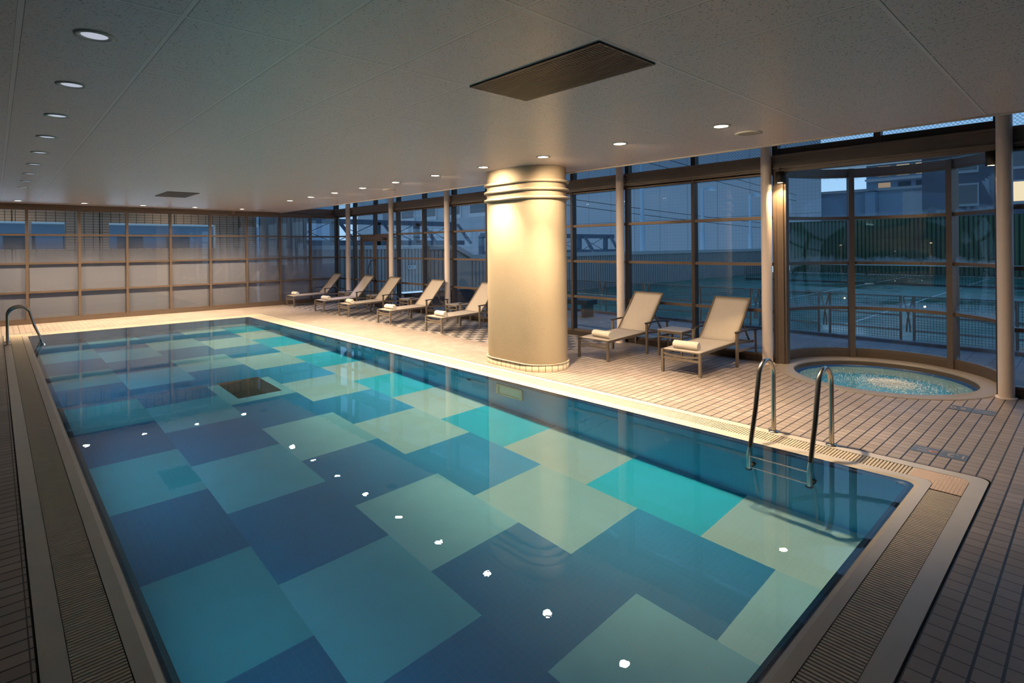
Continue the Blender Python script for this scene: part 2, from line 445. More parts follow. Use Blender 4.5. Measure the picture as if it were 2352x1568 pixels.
# clerestory over the bay
for (ya, yb, s) in ((3.38, 2.06, 'left'), (2.06, .85, 'right')):
    w = thing(wname(), 'wired glass clerestory above the whirlpool bay, ' + s + ' half', 'window', (WINX, yb, 0), kind='structure')
    L = ya-yb; b = MB(); b.box(-.045, .075, L-.04, L+.04, 3.115, 3.9); b.box(-.03, .05, .04, L-.04, 3.115, 3.215); b.build('window_frame', M['bronze_dark'], w)
    b = MB(); b.box(.01, .018, .04, L-.04, 3.215, 3.9); b.build('glass_pane', M['wired'], w)
# far corner clerestory
w = thing(wname(), 'wired glass clerestory over the far glass corner', 'window', (EDGE, FARY, 0), kind='structure')
b = MB(); L = 8.62-EDGE
for xx in (1.0, 1.9): b.box(xx-.04, xx+.04, -.04, .07, 3.115, 3.9)
b.build('window_frame', M['bronze_dark'], w)
b = MB(); b.box(0, L, .01, .018, 3.115, 3.9); b.build('glass_pane', M['wired'], w)

# ---------------------------------------------------------------- double door
d = thing('door_1', 'bronze glazed double door with long bow handles in the long glass wall', 'door', (WINX, 14.062, 0), kind='structure')
b = MB()
b.box(-.05, .05, .50, .56, 0, 2.166); b.box(-.05, .05, 2.17, 2.23, 0, 2.166); b.box(-.05, .05, .56, 2.17, 2.10, 2.166)
b.box(-.045, .04, .028, .50, .0, .10); b.box(-.045, .04, 2.23, 2.64, 0, .10)
for tz in (.775, 1.485): b.box(-.04, .035, .028, .50, tz-.024, tz+.024); b.box(-.04, .035, 2.23, 2.64, tz-.024, tz+.024)
b.build('door_frame', M['bronze'], d)
b = MB(); b.box(-.004, .004, .028, .50, .1, 2.16); b.box(-.004, .004, 2.23, 2.64, .1, 2.16); b.build('side_panes', M['glass'], d)
for (l0, l1, hs) in ((.565, 1.36, 1), (1.37, 2.165, -1)):
    b = MB()
    b.box(-.035, .02, l0, l0+.075, .01, 2.095); b.box(-.035, .02, l1-.075, l1, .01, 2.095)
    b.box(-.035, .02, l0+.075, l1-.075, 2.0, 2.095); b.box(-.035, .02, l0+.075, l1-.075, .01, .16)
    b.box(-.03, .015, l0+.075, l1-.075, 1.46, 1.51); b.box(-.03, .015, l0+.075, l1-.075, .75, .80)
    leaf = b.build('door_leaf', M['bronze'], d)
    b = MB(); b.box(-.004, .004, l0+.075, l1-.075, .16, 2.0); b.build('door_glass', M['glass'], leaf)
    b = MB(); yy = (l1-.04) if hs == 1 else (l0+.04)
    pts = []
    for q in range(13):
        t = q/12; pts.append((-.035-.10*math.sin(PI*t)**.6, yy - hs*.16*math.sin(PI*t)**.6, .76+.68*t))
    b.tube(pts, .014, 8); b.build('door_handle', M['black'], leaf)
b = MB(); b.box(-.085, -.035, .62, .80, 2.03, 2.08); b.bar((-.06,.64,2.09), (-.06,.95,2.12), .02, .015); b.build('door_closer', M['black'], d)

# ---------------------------------------------------------------- whirlpool bay: three curved windows
def arc_pts(r, a0, a1, n): return [(r*math.cos(a0+(a1-a0)*k/n), r*math.sin(a0+(a1-a0)*k/n)) for k in range(n+1)]
def arc_solid(b, r0, r1, a0, a1, z0, z1, n=16, smooth=False):
    i_, o_ = arc_pts(r0,a0,a1,n), arc_pts(r1,a0,a1,n)
    vs = []
    for (p, q) in zip(i_, o_): vs += [(p[0],p[1],z0),(q[0],q[1],z0),(q[0],q[1],z1),(p[0],p[1],z1)]
    fs = []
    for k in range(n):
        for e in range(4): fs.append((4*k+e, 4*k+(e+1)%4, 4*k+4+(e+1)%4, 4*k+4+e))
    b.add(vs, fs, smooth); m_ = 4*n
    b.add(vs[:4], [(0,1,2,3)]); b.add(vs[m_:], [(3,2,1,0)])
RA, RB = 1.255, 1.335
D2 = math.radians
bays = [(D2(30), D2(98), 'left'), (D2(-29), D2(30), 'middle'), (D2(-98), D2(-29), 'right')]
for (a0, a1, s) in bays:
    w = thing(wname(), 'curved bronze framed window of the whirlpool bay, ' + s + ' of the three', 'window', (SPX, SPY, 0), kind='structure')
    b = MB()
    for tz in TZ: arc_solid(b, RA+.01, RB-.02, a0, a1, tz-.024, tz+.024)
    arc_solid(b, RA, RB, a0, a1, .10, .145); arc_solid(b, RA, RB, a0, a1, 2.83, 2.865)
    b.build('window_frame', M['bronze'], w)
    b = MB(); arc_solid(b, 1.295, 1.303, a0, a1, .145, 2.83, 24, True); b.build('glass_panes', M['glass'], w)
    b = MB(); p = arc_pts(1.285, a0, a1, 24)
    b.loops([[(q[0],q[1],.145) for q in p], [(q[0],q[1],2.83) for q in p]], True, False); b.build('misted_film', M['mist'], w)
    b = MB(); arc_solid(b, RA, RB+.02, a0, a1, 0, .10); b.build('window_sill', M['granite'], w)
    b = MB(); arc_solid(b, RA, RB, a0, a1, 2.865, 2.965); b.build('header_band', M['beam'], w)
    if s != 'right':
        b = MB(); c_, s_ = math.cos(a0), math.sin(a0)
        wd = .032 if s == 'left' else .04
        b.bar((1.29*c_, 1.29*s_, 0), (1.29*c_, 1.29*s_, 2.965), .075 if s == 'left' else .085, .13, up=(c_, s_, 0))
        b.build('mullion', M['bronze'], w)
b = MB(); n = 32
b.add([(SPX, SPY, 2.975)] + [(SPX+1.34*math.cos(D2(-98+196*k/n)), SPY+1.34*math.sin(D2(-98+196*k/n)), 2.975) for k in range(n+1)], [(0, k+1, k+2) for k in range(n)])
b.add([(SPX, SPY, 2.983)] + [(SPX+1.34*math.cos(D2(-98+196*k/n)), SPY+1.34*math.sin(D2(-98+196*k/n)), 2.983) for k in range(n+1)], [(0, k+2, k+1) for k in range(n)])
tag(b.build('window_roof', M['glass']), 'glass roof pane over the whirlpool bay', 'window', kind='structure')

# ---------------------------------------------------------------- steel posts
py = [.784, 3.47, 6.13, 8.81, 11.50, 14.23, 16.93]
plab = ['right of the whirlpool', 'between the last lounger and the whirlpool', 'behind the sixth lounger', 'hidden behind the cream column',
        'just left of the cream column, behind the fourth lounger', 'at the right edge of the double door', 'at the far glass corner']
def make_post():
    t = thing('steel_post', '', 'post', (8.475, py[0], 0), group='round steel posts along the glass wall')
    b = MB(); b.tube([(0,0,0), (0,0,3.9)], .075, 24); b.build('shaft', M['post'], t)
    b = MB(); b.lathe([(.075,.018),(.10,.014),(.102,0)], seg=24); b.build('base_collar', M['post'], t)
    b = MB(); b.box(.05, .085, -.035, .035, 2.96, 3.06); b.tube([(.07,-.06,3.035),(.07,-.02,3.035)], .012, 8); b.tube([(.07,-.06,2.985),(.07,-.02,2.985)], .012, 8); b.build('bracket', M['post'], t)
    return t
post0 = make_post()
for k, yy in enumerate(py):
    lb = 'round cream steel post standing ' + plab[k]
    if k == 0: post0['label'] = lb
    else: dup(post0, (8.475, yy, 0), 0, lb)

# ---------------------------------------------------------------- oval column
def stadium(r, y0, y1, z, n=20):
    pts = []
    for k in range(n+1): a = PI + PI*k/n; pts.append((r*math.cos(a), y0+r*math.sin(a), z))
    for k in range(n+1): a = PI*k/n; pts.append((r*math.cos(a), y1+r*math.sin(a), z))
    return pts
col = thing('oval_column', 'massive oval cream plastered column at the pool edge with three rings', 'column', (5.965, 6.07, 0), kind='thing')
h = .295
b = MB(); b.loops([stadium(.402,-h,h,.0), stadium(.402,-h,h,CZ-.002)], True); b.build('shaft', M['plaster'], col)
for zc in (2.735, 2.617, 2.497):
    b = MB(); lp = []
    for q in range(10):
        a = 2*PI*q/10; lp.append(stadium(.425+.022*math.cos(a), -h, h, zc+.022*math.sin(a)))
    lp.append(lp[0]); b.loops(lp, True); b.build('ring', M['ring'], col)
g = NT('skirting_tile'); tc = g.n('ShaderNodeTexCoord'); s = g.n('ShaderNodeSeparateXYZ'); g.t.links.new(tc.outputs['UV'], s.inputs[0])
jm = line_mask(g, s.outputs[0], .098, 0, .008)
cc = g.mix(g.noise(9, 3), (.62,.52,.40), (.74,.64,.50))
M['skirt'] = g.done(g.bsdf(g.mix(jm, cc, (.10,.07,.05)), .4))
b = MB(); b.loops([stadium(.424,-h,h,.0), stadium(.424,-h,h,.092), stadium(.402,-h,h,.10)], True)
sk = b.build('tiled_skirting', M['skirt'], col)
uv = sk.data.uv_layers.new(name='UVMap')
sp_ = stadium(.424,-h,h,0); acc = [0]
for i in range(len(sp_)): acc.append(acc[-1] + (Vector(sp_[(i+1)%len(sp_)])-Vector(sp_[i])).length)
nn_ = len(sp_)
for p in sk.data.polygons:
    ids = [sk.data.loops[l].vertex_index % nn_ for l in p.loop_indices]
    wrap = (max(ids) == nn_-1 and min(ids) == 0)
    for l in p.loop_indices:
        q = sk.data.loops[l].vertex_index % nn_
        uv.data[l].uv = (acc[nn_] if (wrap and q == 0) else acc[q], sk.data.vertices[sk.data.loops[l].vertex_index].co.z)
b = MB(); b.loops([stadium(.402,-h,h,.092), stadium(.428,-h,h,.094), stadium(.428,-h,h,.102), stadium(.402,-h,h,.104)], True); b.build('skirting_cap', M['ring'], col)

# ================================================================== SWIMMING POOL
D = 1.20; WZ = -.012
pool = thing('swimming_pool', 'long rectangular indoor pool with staggered blue and mint floor squares', 'pool', (0,0,0))
def prt(o): o.parent = pool; return o
# coping, four offsets per side (left, near, far, right)
O0 = (0,0,0,0); O1 = (.098,.093,.10,.108); O2 = (.288,.282,.29,.322); O3 = (.385,.382,.385,.430); O4 = (.397,.396,.397,.443)
b = MB(); b.loops([rrect(*O1,-.05), rrect(*O1,0), rrect(*[v*.35 for v in O1],-.002), rrect(*O0,-.014), rrect(*O0,-.05)]); b.build('inner_coping', M['coping'], pool)
b = MB(); b.loops([rrect(*O2,-.05), rrect(*O2,0), rrect(*O3,0), rrect(*O3,-.05)]); b.build('outer_coping', M['coping'], pool)
b = MB(); b.loops([rrect(*O3,-.02), rrect(*O4,-.02), rrect(*O4,0.0)]); b.build('edge_gap', M['dark'], pool)
b = MB(); b.loops([rrect(*O1,-.01), rrect(*O1,-.075), rrect(*O2,-.075), rrect(*O2,-.01)]); b.build('overflow_channel', M['dark'], pool)
NO = (-.045,-.042,-.05,-.045)
b = MB(); b.loops([rrect(*O0,-.016), rrect(*[v*.4 for v in NO],-.018), rrect(*NO,-.035), rrect(*NO,-.09)]); b.build('tile_nosing', pooltile('nosing_tile', (.025,.065,.15)), pool)
# basin walls
X0, X1, Y0, Y1 = OL+.045, 4.985, NN+.042, FF-.05
wallmat = pooltile('pool_wall_tile', (.03,.32,.54))
for nm, q in (('basin_wall', [(X0,Y0),(X0,Y1)]), ('basin_wall', [(X0,Y1),(X1,Y1)]), ('basin_wall', [(X1,Y1),(X1,Y0)]), ('basin_wall', [(X1,Y0),(X0,Y0)])):
    (xa, ya), (xb, yb) = q
    dx, dy = (yb-ya), -(xb-xa); L = math.hypot(dx, dy); dx, dy = dx/L*.04, dy/L*.04
    b = MB(); z0, z1 = -D, -.04
    # a slab 4 cm thick outside the water
    b.add([(xa,ya,z0),(xb,yb,z0),(xb,yb,z1),(xa,ya,z1),(xa-dx,ya-dy,z0),(xb-dx,yb-dy,z0),(xb-dx,yb-dy,z1),(xa-dx,ya-dy,z1)],
          [(0,1,2,3),(5,4,7,6),(4,5,1,0),(3,2,6,7),(4,0,3,7),(1,5,6,2)])
    b.build(nm, wallmat, pool)
# floor squares
COLX = [X0, 1.45, 2.335, 3.23, 4.12, X1]
LIGHT = [(.06,.42,.60), (.10,.52,.76), (.20,.62,.82), (.36,.76,.88), (.54,.90,.95)]  # tile colour per column, with part of the light's falloff painted in
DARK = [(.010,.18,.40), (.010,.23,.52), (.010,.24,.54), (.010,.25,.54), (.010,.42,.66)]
fl_l = [pooltile('floor_light_%d' % i, c) for i, c in enumerate(LIGHT)]
fl_d = [pooltile('floor_dark_%d' % i, c) for i, c in enumerate(DARK)]
for ci in range(5):
    ph = 1.052 if ci % 2 == 0 else 1.645
    e = [ph + 1.1775*k for k in range(-1, 14)]
    edges = [Y0] + [v for v in e if Y0+.05 < v < Y1-.05] + [Y1]
    for j_ in range(len(edges)-1):
        a, c = edges[j_], edges[j_+1]
        k = round((((a+c)/2 if 0 < j_ < len(edges)-2 else (c-.5 if j_ == 0 else a+.5)) - ph)/1.1775 - .5)
        light = (k % 2 == 0) if ci in (4,) else ((k % 2 == 0) if ci in (0, 2) else (k % 2 == 1))
        if ci == 0: light = (k % 2 == 0)
        if ci == 1: light = (k % 2 == 1)
        if ci == 3: light = (k % 2 == 1)
        b = MB(); b.box(COLX[ci], COLX[ci+1], a, c, -D-.03, -D)
        b.build('floor_square', (fl_l if light else fl_d)[ci], pool)
# grates: the slats cross the channel
def zgrate(name, side):
    b = MB(); pitch = .0245
    if side in ('left', 'right'):
        pitch = .0245
        ya, yb = NN+.055, FF-.055
        n_ = int((yb-ya)/pitch)
        for i in range(n_):
            y_ = ya + (i+.5)*pitch
            if side == 'left': b.box(OL-O2[0]+.004, OL-O1[0]-.004, y_-.0076, y_+.0076, -.045, -.002)
            else: b.box(xr(y_)+O1[3]+.004, xr(y_)+O2[3]-.004, y_-.0076, y_+.0076, -.045, -.002)
    else:
        xa, xb = OL+.055, (xr(NN) if side == 'near' else xr(FF))-.055
        n_ = int((xb-xa)/pitch)
        for i in range(n_):
            x_ = xa + (i+.5)*pitch
            if side == 'near': b.box(x_-.0078, x_+.0078, NN-O2[1]+.004, NN-O1[1]-.004, -.045, -.002)
            else: b.box(x_-.0078, x_+.0078, FF+O1[2]+.004, FF+O2[2]-.004, -.045, -.002)
    return b.build(name, M['grate'], pool)
for s_ in ('left', 'right', 'near', 'far'): zgrate('overflow_grate', s_)
# corner covers of the channel with radiating ribs
g = NT('corner_cover'); tc = g.n('ShaderNodeTexCoord'); sxy = g.n('ShaderNodeSeparateXYZ'); g.t.links.new(tc.outputs['Object'], sxy.inputs[0])
ang = g.m('GREATER_THAN', g.m('ABSOLUTE', sxy.outputs[1]), g.m('ABSOLUTE', sxy.outputs[0]))
ux = g.m('LESS_THAN', g.m('FRACT', g.m('DIVIDE', sxy.outputs[0], .022)), .16); uy = g.m('LESS_THAN', g.m('FRACT', g.m('DIVIDE', sxy.outputs[1], .022)), .16)
ln = g.m('ADD', g.m('MULTIPLY', ux, ang), g.m('MULTIPLY', uy, g.m('SUBTRACT', 1.0, ang)))
cc = g.mix(g.m('MULTIPLY', ln, .6), g.mix(g.noise(18, 3), (.60,.42,.30), (.74,.56,.42)), (.24,.15,.10))
M['ccover'] = g.done(g.bsdf(cc, .4, 0, .4, g.bump(g.m('SUBTRACT', 1.0, ln), .3, .003)))
def corner(cx, cy, sx, sy, i1, i2, j1, j2, L=.06):
    """L shaped cover in the channel corner; i = offsets in x, j = offsets in y; local origin at the channel corner's middle"""
    ox, oy = cx + sx*(i1+i2)/2, cy + sy*(j1+j2)/2
    def P(u, v, z=0): return (cx+sx*u-ox, cy+sy*v-oy, z)
    r = .07
    pts = [(-L, j1+.003), (i1-.0, j1+.003)]
    pts = [(-L, j1+.004), (i1-r, j1+.004)] + [(i1-r+r*math.sin(PI/2*k/6)+.0, j1-r+r*math.cos(PI/2*k/6)+.004) for k in range(1, 6)] + [(i1+.004, j1-r), (i1+.004, -L), (i2-.004, -L)] \
        + [(i2-.05+.046*math.cos(PI/2*k/6), j2-.05+.046*math.sin(PI/2*k/6)) for k in range(0, 7)] + [(-L, j2-.004)]
    b = MB(); n = len(pts)
    b.add([P(u, v, .0) for u, v in pts] + [P(u, v, -.04) for u, v in pts], [tuple(range(n)), tuple(range(2*n-1, n-1, -1))] + [(k, (k+1) % n, n+(k+1) % n, n+k) for k in range(n)])
    o = b.build('corner_cover', M['ccover'], pool); o.location = (ox, oy, -.001); return o
corner(xr(NN), NN, 1, -1, O1[3], O2[3], O1[1], O2[1]); corner(xr(FF), FF, 1, 1, O1[3], O2[3], O1[2], O2[2])
corner(OL, FF, -1, 1, O1[0], O2[0], O1[2], O2[2]); corner(OL, NN, -1, -1, O1[0], O2[0], O1[1], O2[1])
# underwater windows, inlet jets, floor drain
M['niche'] = plain('cream_window_frame', (.66,.66,.44), .45, 0, .4, .04, 40)
M['nichegl'] = plain('underwater_window_pane', (.62,.80,.62), .2, 0, .5, .03)
for yc in (5.41, 11.24):
    b = MB(); y0_, y1_, z0_, z1_ = yc-.25, yc+.25, -.68, -.215; t = .052
    for q in ((y0_, y1_, z1_-t, z1_), (y0_, y1_, z0_, z0_+t), (y0_, y0_+t, z0_+t, z1_-t), (y1_-t, y1_, z0_+t, z1_-t)): b.box(X1-.02, X1+.01, q[0], q[1], q[2], q[3])
    for k in range(12):
        yy = y0_+.02+k*.042
        for zz in (z0_+.026, z1_-.026): b.lathe([(0,.004),(.006,.003),(.007,0)], (0,0,0), 6) if False else b.box(X1-.024, X1-.02, yy-.005, yy+.005, zz-.005, zz+.005)
    f_ = b.build('underwater_window', M['niche'], pool)
    b = MB(); b.box(X1-.008, X1+.005, y0_+t, y1_-t, z0_+t, z1_-t); b.build('window_pane', M['nichegl'], f_)
for yc in (6.27, 10.39):
    b = MB()
    vs = []
    for k in range(20):
        a = 2*PI*k/20
        for (r_, dx) in ((.045, 0), (.04, -.012), (.022, -.012), (.018, .01)): vs.append((X1+dx, yc+r_*math.cos(a), -.43+r_*math.sin(a)))
    b.add(vs, [(4*k+i, 4*((k+1)%20)+i, 4*((k+1)%20)+i+1, 4*k+i+1) for k in range(20) for i in range(3)], True)
    b.build('inlet_jet', M['black'], pool)
g = NT('drain_grate'); x, y, z = g.pos()
M['drain'] = g.done(g.bsdf(g.mix(g.m('MAXIMUM', line_mask(g, x, .03, 0, .012), line_mask(g, y, .2, .05, .015)), (.06,.075,.06), (.012,.016,.014)), .5))
b = MB(); b.box(2.50, 3.105, 8.35, 9.385, -D-.01, -D+.006); b.build('floor_drain', M['drain'], pool)
# water
N_ = 2
wl = rrect(.004,.004,.004,.004, WZ)
raw_w = raw('pool_water', wl, [tuple(range(len(wl)))], M['water']); raw_w.data.polygons[0].use_smooth = True
tag(raw_w, 'clear still water filling the long swimming pool', 'water', kind='stuff')

# ---------------------------------------------------------------- pool ladders
def make_ladder(label):
    """rails at local y = +-.25; local x runs from the deck (0) out over the water (.57)"""
    t = thing('pool_ladder', label, 'ladder', (0,0,0), group='steel pool ladders')
    def arc(n=14):
        pts = [(0,0,.0), (0,0,.30), (0,0,.54)]
        for k in range(1, n): 
            a = PI*k/n*.905; pts.append((.168-.168*math.cos(a), 0, .54+.165*math.sin(a)))
        pts += [(.40,0,.30), (.485,0,.07), (.525,0,-.045), (.545,0,-.13), (.55,0,-.25), (.55,0,-.52)]
        return pts
    for sy in (-.25, .25):
        b = MB(); b.tube([(p[0], sy, p[2]) for p in arc()], .021, 14); b.build('rail', M['steel'], t)
        b = MB(); b.lathe([(.021,.012),(.045,.010),(.048,0)], (0,sy,0), 20)
        for sx in (-.034,.034): b.lathe([(0,.018),(.007,.016),(.008,.008)], (sx, sy, 0), 8)
        b.build('base_flange', M['steel'], t)
        b = MB(); b.box(.44, .53, sy-.02, sy+.02, -.50, -.46); b.lathe([(0,0),(.03,.0),(.03,-.02),(0,-.02)], (.55,sy,-.51), 12); b.build('rubber_bumper', M['black'], t)
    for zz in (-.22, -.47):
        b = MB(); b.tube([(.55,-.25,zz), (.55,.25,zz)], .014, 12); b.build('rung', M['steel'], t)
    return t
lad = make_ladder('bright steel pool ladder with two hoop rails beside the whirlpool end')
lad.location = (5.425, 1.92, 0); lad.rotation_euler = (0,0,PI)
lad2 = dup(lad, (.175, 14.55, 0), 0, 'dark looking steel pool ladder at the far left corner of the pool')

# ---------------------------------------------------------------- whirlpool
spa = thing('whirlpool', 'round bubbling whirlpool with grey stone rim in the curved glass bay', 'whirlpool', (SPX, SPY, 0))
b = MB(); b.lathe([(1.252,-.03),(1.252,.004),(1.245,.008),(1.05,.008),(1.042,.0),(1.042,-.075)], seg=96); b.build('stone_rim', M['spastone'], spa)
b = MB(); b.lathe([(1.042,-.02),(1.035,-.075)], seg=96); b.build('granite_collar', M['granite'], spa)
b = MB(); b.lathe([(1.04,-.07),(1.03,-.095),(.99,-.10),(.985,-.16)], seg=96); b.build('blue_edge', M['blueplastic'], spa)
b = MB(); b.lathe([(.985,-.15),(.98,-.38),(.80,-.40)], seg=96); b.build('bench', M['spabench'], spa)
b = MB(); b.lathe([(.80,-.40),(.78,-.86),(0,-.90)], seg=96); b.build('basin', M['spabasin'], spa)
w_ = [(SPX+1.036*math.cos(2*PI*k/96), SPY+1.036*math.sin(2*PI*k/96), -.085) for k in range(96)]
sw_ = raw('whirlpool_water', w_, [tuple(range(96))], M['spawater']); sw_.data.polygons[0].use_smooth = True
tag(sw_, 'turquoise churning water in the round whirlpool', 'water', kind='stuff')
rf = random.Random(3); b = MB()
base_ = [(0,0,1),(1,0,0),(0,1,0),(-1,0,0),(0,-1,0),(0,0,-1)]; bf = [(0,1,2),(0,2,3),(0,3,4),(0,4,1),(5,2,1),(5,3,2),(5,4,3),(5,1,4)]
for i in range(4200):
    a = rf.uniform(0, 2*PI); q = abs(rf.gauss(0, .34))
    # the froth sits in a band in front of the far seat
    px_, py_ = SPX - .12 + q*math.cos(a)*1.0, SPY - .17 + q*math.sin(a)*1.25
    if math.hypot(px_-SPX, py_-SPY) > 1.0: continue
    r_ = rf.choice([.003,.004,.004,.005,.007]) * (1.3 if q < .25 else .8)
    zz = -.083 + max(0, .05*(1-q/.4))*rf.random()
    b.add([(px_+v[0]*r_*rf.uniform(.8,1.6), py_+v[1]*r_*rf.uniform(.8,1.6), zz+v[2]*r_) for v in base_], bf, True)
tag(b.build('whirlpool_foam', M['foam']), 'white froth of bubbles on the whirlpool water', 'foam', kind='stuff')

# ---------------------------------------------------------------- depth tiles set into the deck
M['sign_tile'] = plain('blue_grey_sign_tile', (.095,.115,.145), .35, 0, .5, .05, 30)
M['sign_ink'] = plain('pinkish_sign_ink', (.44,.36,.35), .5, 0, .3, .02)
M['sign_red'] = plain('faded_red_sign_ink', (.42,.22,.20), .5, 0, .3, .03)
def text(body, size, mat, parent, loc, rz, name='lettering', tilt=0, align='LEFT'):
    cu = bpy.data.curves.new(name, 'FONT'); cu.body = body; cu.size = size; cu.extrude = .0004; cu.align_x = align
    o = bpy.data.objects.new(name, cu); COL.objects.link(o); cu.materials.append(mat)
    me = bpy.data.meshes.new_from_object(o); bpy.data.objects.remove(o); bpy.data.curves.remove(cu)
    me.name = name; o = bpy.data.objects.new(name, me); COL.objects.link(o)
    o.parent = parent; o.location = loc; o.rotation_euler = (tilt, 0, rz); return o
def sign_tile(name, label, x0, x1, y0, y1, rz, lines):
    t = thing(name, label, 'sign', ((x0+x1)/2, (y0+y1)/2, 0), rz)
    hw, hh = (y1-y0)/2 - .004, (x1-x0)/2 - .004
    b = MB(); b.box(-hw, hw, -hh, hh, -.006, .0022); b.build('tile', M['sign_tile'], t)
    for (s, size, u, v, mat) in lines: text(s, size, mat, t, (u, v, .0024), 0)
    return t
I_ = M['sign_ink']
# tile read from the pool (text up = +x): local x = -world y
sign_tile('depth_tile', 'blue grey floor tile reading 0.9m beside the whirlpool', 7.49, 7.705, .982, 1.172, -PI/2, [('0.9', .115, -.088, -.045, I_), ('m', .035, .066, .055, I_)])
nt = sign_tile('notice_tile', 'blue grey floor notice tile right of the 0.9m tile', 7.49, 7.705, .788, .978, -PI/2, [('NO', .042, -.01, .012, I_), ('DIVING', .034, -.01, -.05, I_)])
b = MB(); b.box(-.085, -.03, .045, .065, .0, .0026); b.build('red_bar', M['sign_red'], nt)
# tile read from the windows (text up = -x): local x = +world y
sign_tile('depth_tile', 'blue grey floor tile reading 1.2m near the pool corner', 5.765, 5.955, .782, .972, PI/2, [('1.2', .115, -.09, -.045, I_), ('m', .035, .066, -.05, I_)])
nt = sign_tile('notice_tile', 'blue grey floor notice tile with red circle, left of the 1.2m tile', 5.765, 5.955, .976, 1.166, PI/2, [('NO', .046, -.02, .012, I_), ('DIVING', .034, -.02, -.045, I_)])
b = MB(); b.lathe([(.018,.0026),(.036,.0028),(.036,0)], (-.058, .005, 0), 24); b.bar((-.08,-.018,.0026), (-.036,.028,.0026), .008, .001); b.build('red_circle', M['sign_red'], nt)

# ================================================================== FURNITURE
def make_lounger():
    """local x: foot (0) to head (1.65); local y: width; z up"""
    t = thing('sun_lounger', '', 'sun lounger', (0,0,0), group='woven sun loungers along the glass wall')
    F = M['frame_taupe']; hy = .285
    b = MB()
    for s in (-1, 1):
        b.bar((0, s*hy, .305), (1.0, s*hy, .335), .024, .036); b.bar((1.0, s*hy, .335), (1.62, s*.30, .30), .024, .036)
        b.bar((.985, s*.285, .25), (.985, s*.345, .25), .025, .025) if False else None
    b.bar((1.0, -hy, .33), (1.0, hy, .33), .022, .03); b.bar((1.60, -.31, .295), (1.60, .31, .295), .022, .03); b.bar((.02,-hy,.315), (.02,hy,.315), .02, .016)
    b.bar((.98,-.355,.235), (1.64,-.33,.205), .02, .03); b.bar((.98,.355,.235), (1.64,.33,.205), .02, .03)
    b.build('frame', F, t)
    pts = [(.012, -hy+.57*k/10, .265-.022*math.sin(PI*k/10)) for k in range(11)]
    b = MB()
    for i in range(10): b.bar(pts[i], pts[i+1], .016, .022)
    b.build('bowed_foot_bar', F, t)
    b = MB(); b.bar((.012,-hy,.205), (.012,hy,.205), .018, .028); b.build('foot_bar', F, t)
    for s in (-1, 1):
        b = MB(); b.box(-.006, .03, s*hy-.017, s*hy+.017, 0, .325); b.build('leg', F, t)
    for s in (-1, 1):
        b = MB(); b.box(.965, 1.0, s*.345-.017, s*.345+.017, 0, .497); b.build('leg', F, t)
        b = MB(); b.bar((1.665, s*.33, 0), (1.60, s*.345, .475), .028, .022); b.build('leg', F, t)
        b = MB(); q = [(.955+.68*k/8, s*.345, .503+.022*math.sin(PI*k/8)-.028*(k/8)) for k in range(9)]
        for i in range(8): b.bar(q[i], q[i+1], .045, .020)
        b.build('armrest', M['armblack'], t)
    # slings: slightly sagging sheets with thickness
    def sheet(name, path, w0, w1, sag, mat, th=.006):
        b = MB(); nx, ny = len(path)-1, 8
        top = []; bot = []
        for i, (px_, pz_) in enumerate(path):
            w = w0 + (w1-w0)*i/nx
            for j in range(ny+1):
                u = -1+2*j/ny; dz = -sag*(1-u*u)*math.sin(PI*min(1, max(0, (i+.3)/(nx+.6))))
                top.append((px_, u*w, pz_+dz)); bot.append((px_+.002, u*w, pz_+dz-th))
        m_ = ny+1; nv = len(top); fs = []
        for i in range(nx):
            for j in range(ny):
                a_ = i*m_+j; fs.append((a_, a_+m_, a_+m_+1, a_+1)); fs.append((nv+a_, nv+a_+1, nv+a_+m_+1, nv+a_+m_))
        for i in range(nx):
            for j in (0, ny): a_ = i*m_+j; fs.append((a_, a_+m_, nv+a_+m_, nv+a_))
        for j in range(ny):
            for i in (0, nx): a_ = i*m_+j; fs.append((a_, a_+1, nv+a_+1, nv+a_))
        b.add(top+bot, fs, True); return b.build(name, mat, t)
    sheet('seat_sling', [(.015+1.04*k/12, .327+.030*k/12) for k in range(13)], .279, .279, .010, M['sling'])
    ang = []; p0, p1 = (1.055, .352), (1.575, .953)
    sheet('back_sling', [(p0[0]+(p1[0]-p0[0])*k/12 + .012*math.sin(PI*k/12), p0[1]+(p1[1]-p0[1])*k/12) for k in range(13)], .272, .272, -.0, M['sling'])
    b = MB()
    for s in (-1, 1): b.bar((p0[0]+.01, s*.283, p0[1]-.012), (p1[0]+.01, s*.283, p1[1]), .022, .026)
    b.bar((p1[0]+.008, -.283, p1[1]+.002), (p1[0]+.008, .283, p1[1]+.002), .022, .022); b.bar((1.345,-.283,.63), (1.345,.283,.63), .016, .016)
    b.build('back_frame', M['frame_taupe'], t)
    for s in (-1, 1):
        b = MB(); b.bar((1.335, s*.25, .645), (1.56, s*.27, .315), .016, .024)
        for k in range(4): b.box(1.42+.035*k-.02, 1.42+.035*k, s*.26-.008, s*.26+.008, .50-.052*k, .515-.052*k)
        b.build('support_strut', F, t)
    return t
LNG = [(6.925, 4.02, 'nearest the whirlpool'), (6.88, 5.52, 'just right of the cream column'), (6.77, 9.70, 'partly hidden behind the left edge of the column'),
       (6.725, 11.67, 'second to the left of the column'), (6.735, 13.75, 'third to the left of the column'), (6.73, 15.25, 'in front of the double door, second from the far end'), (6.755, 17.42, 'at the far glass corner')]
l0 = make_lounger()
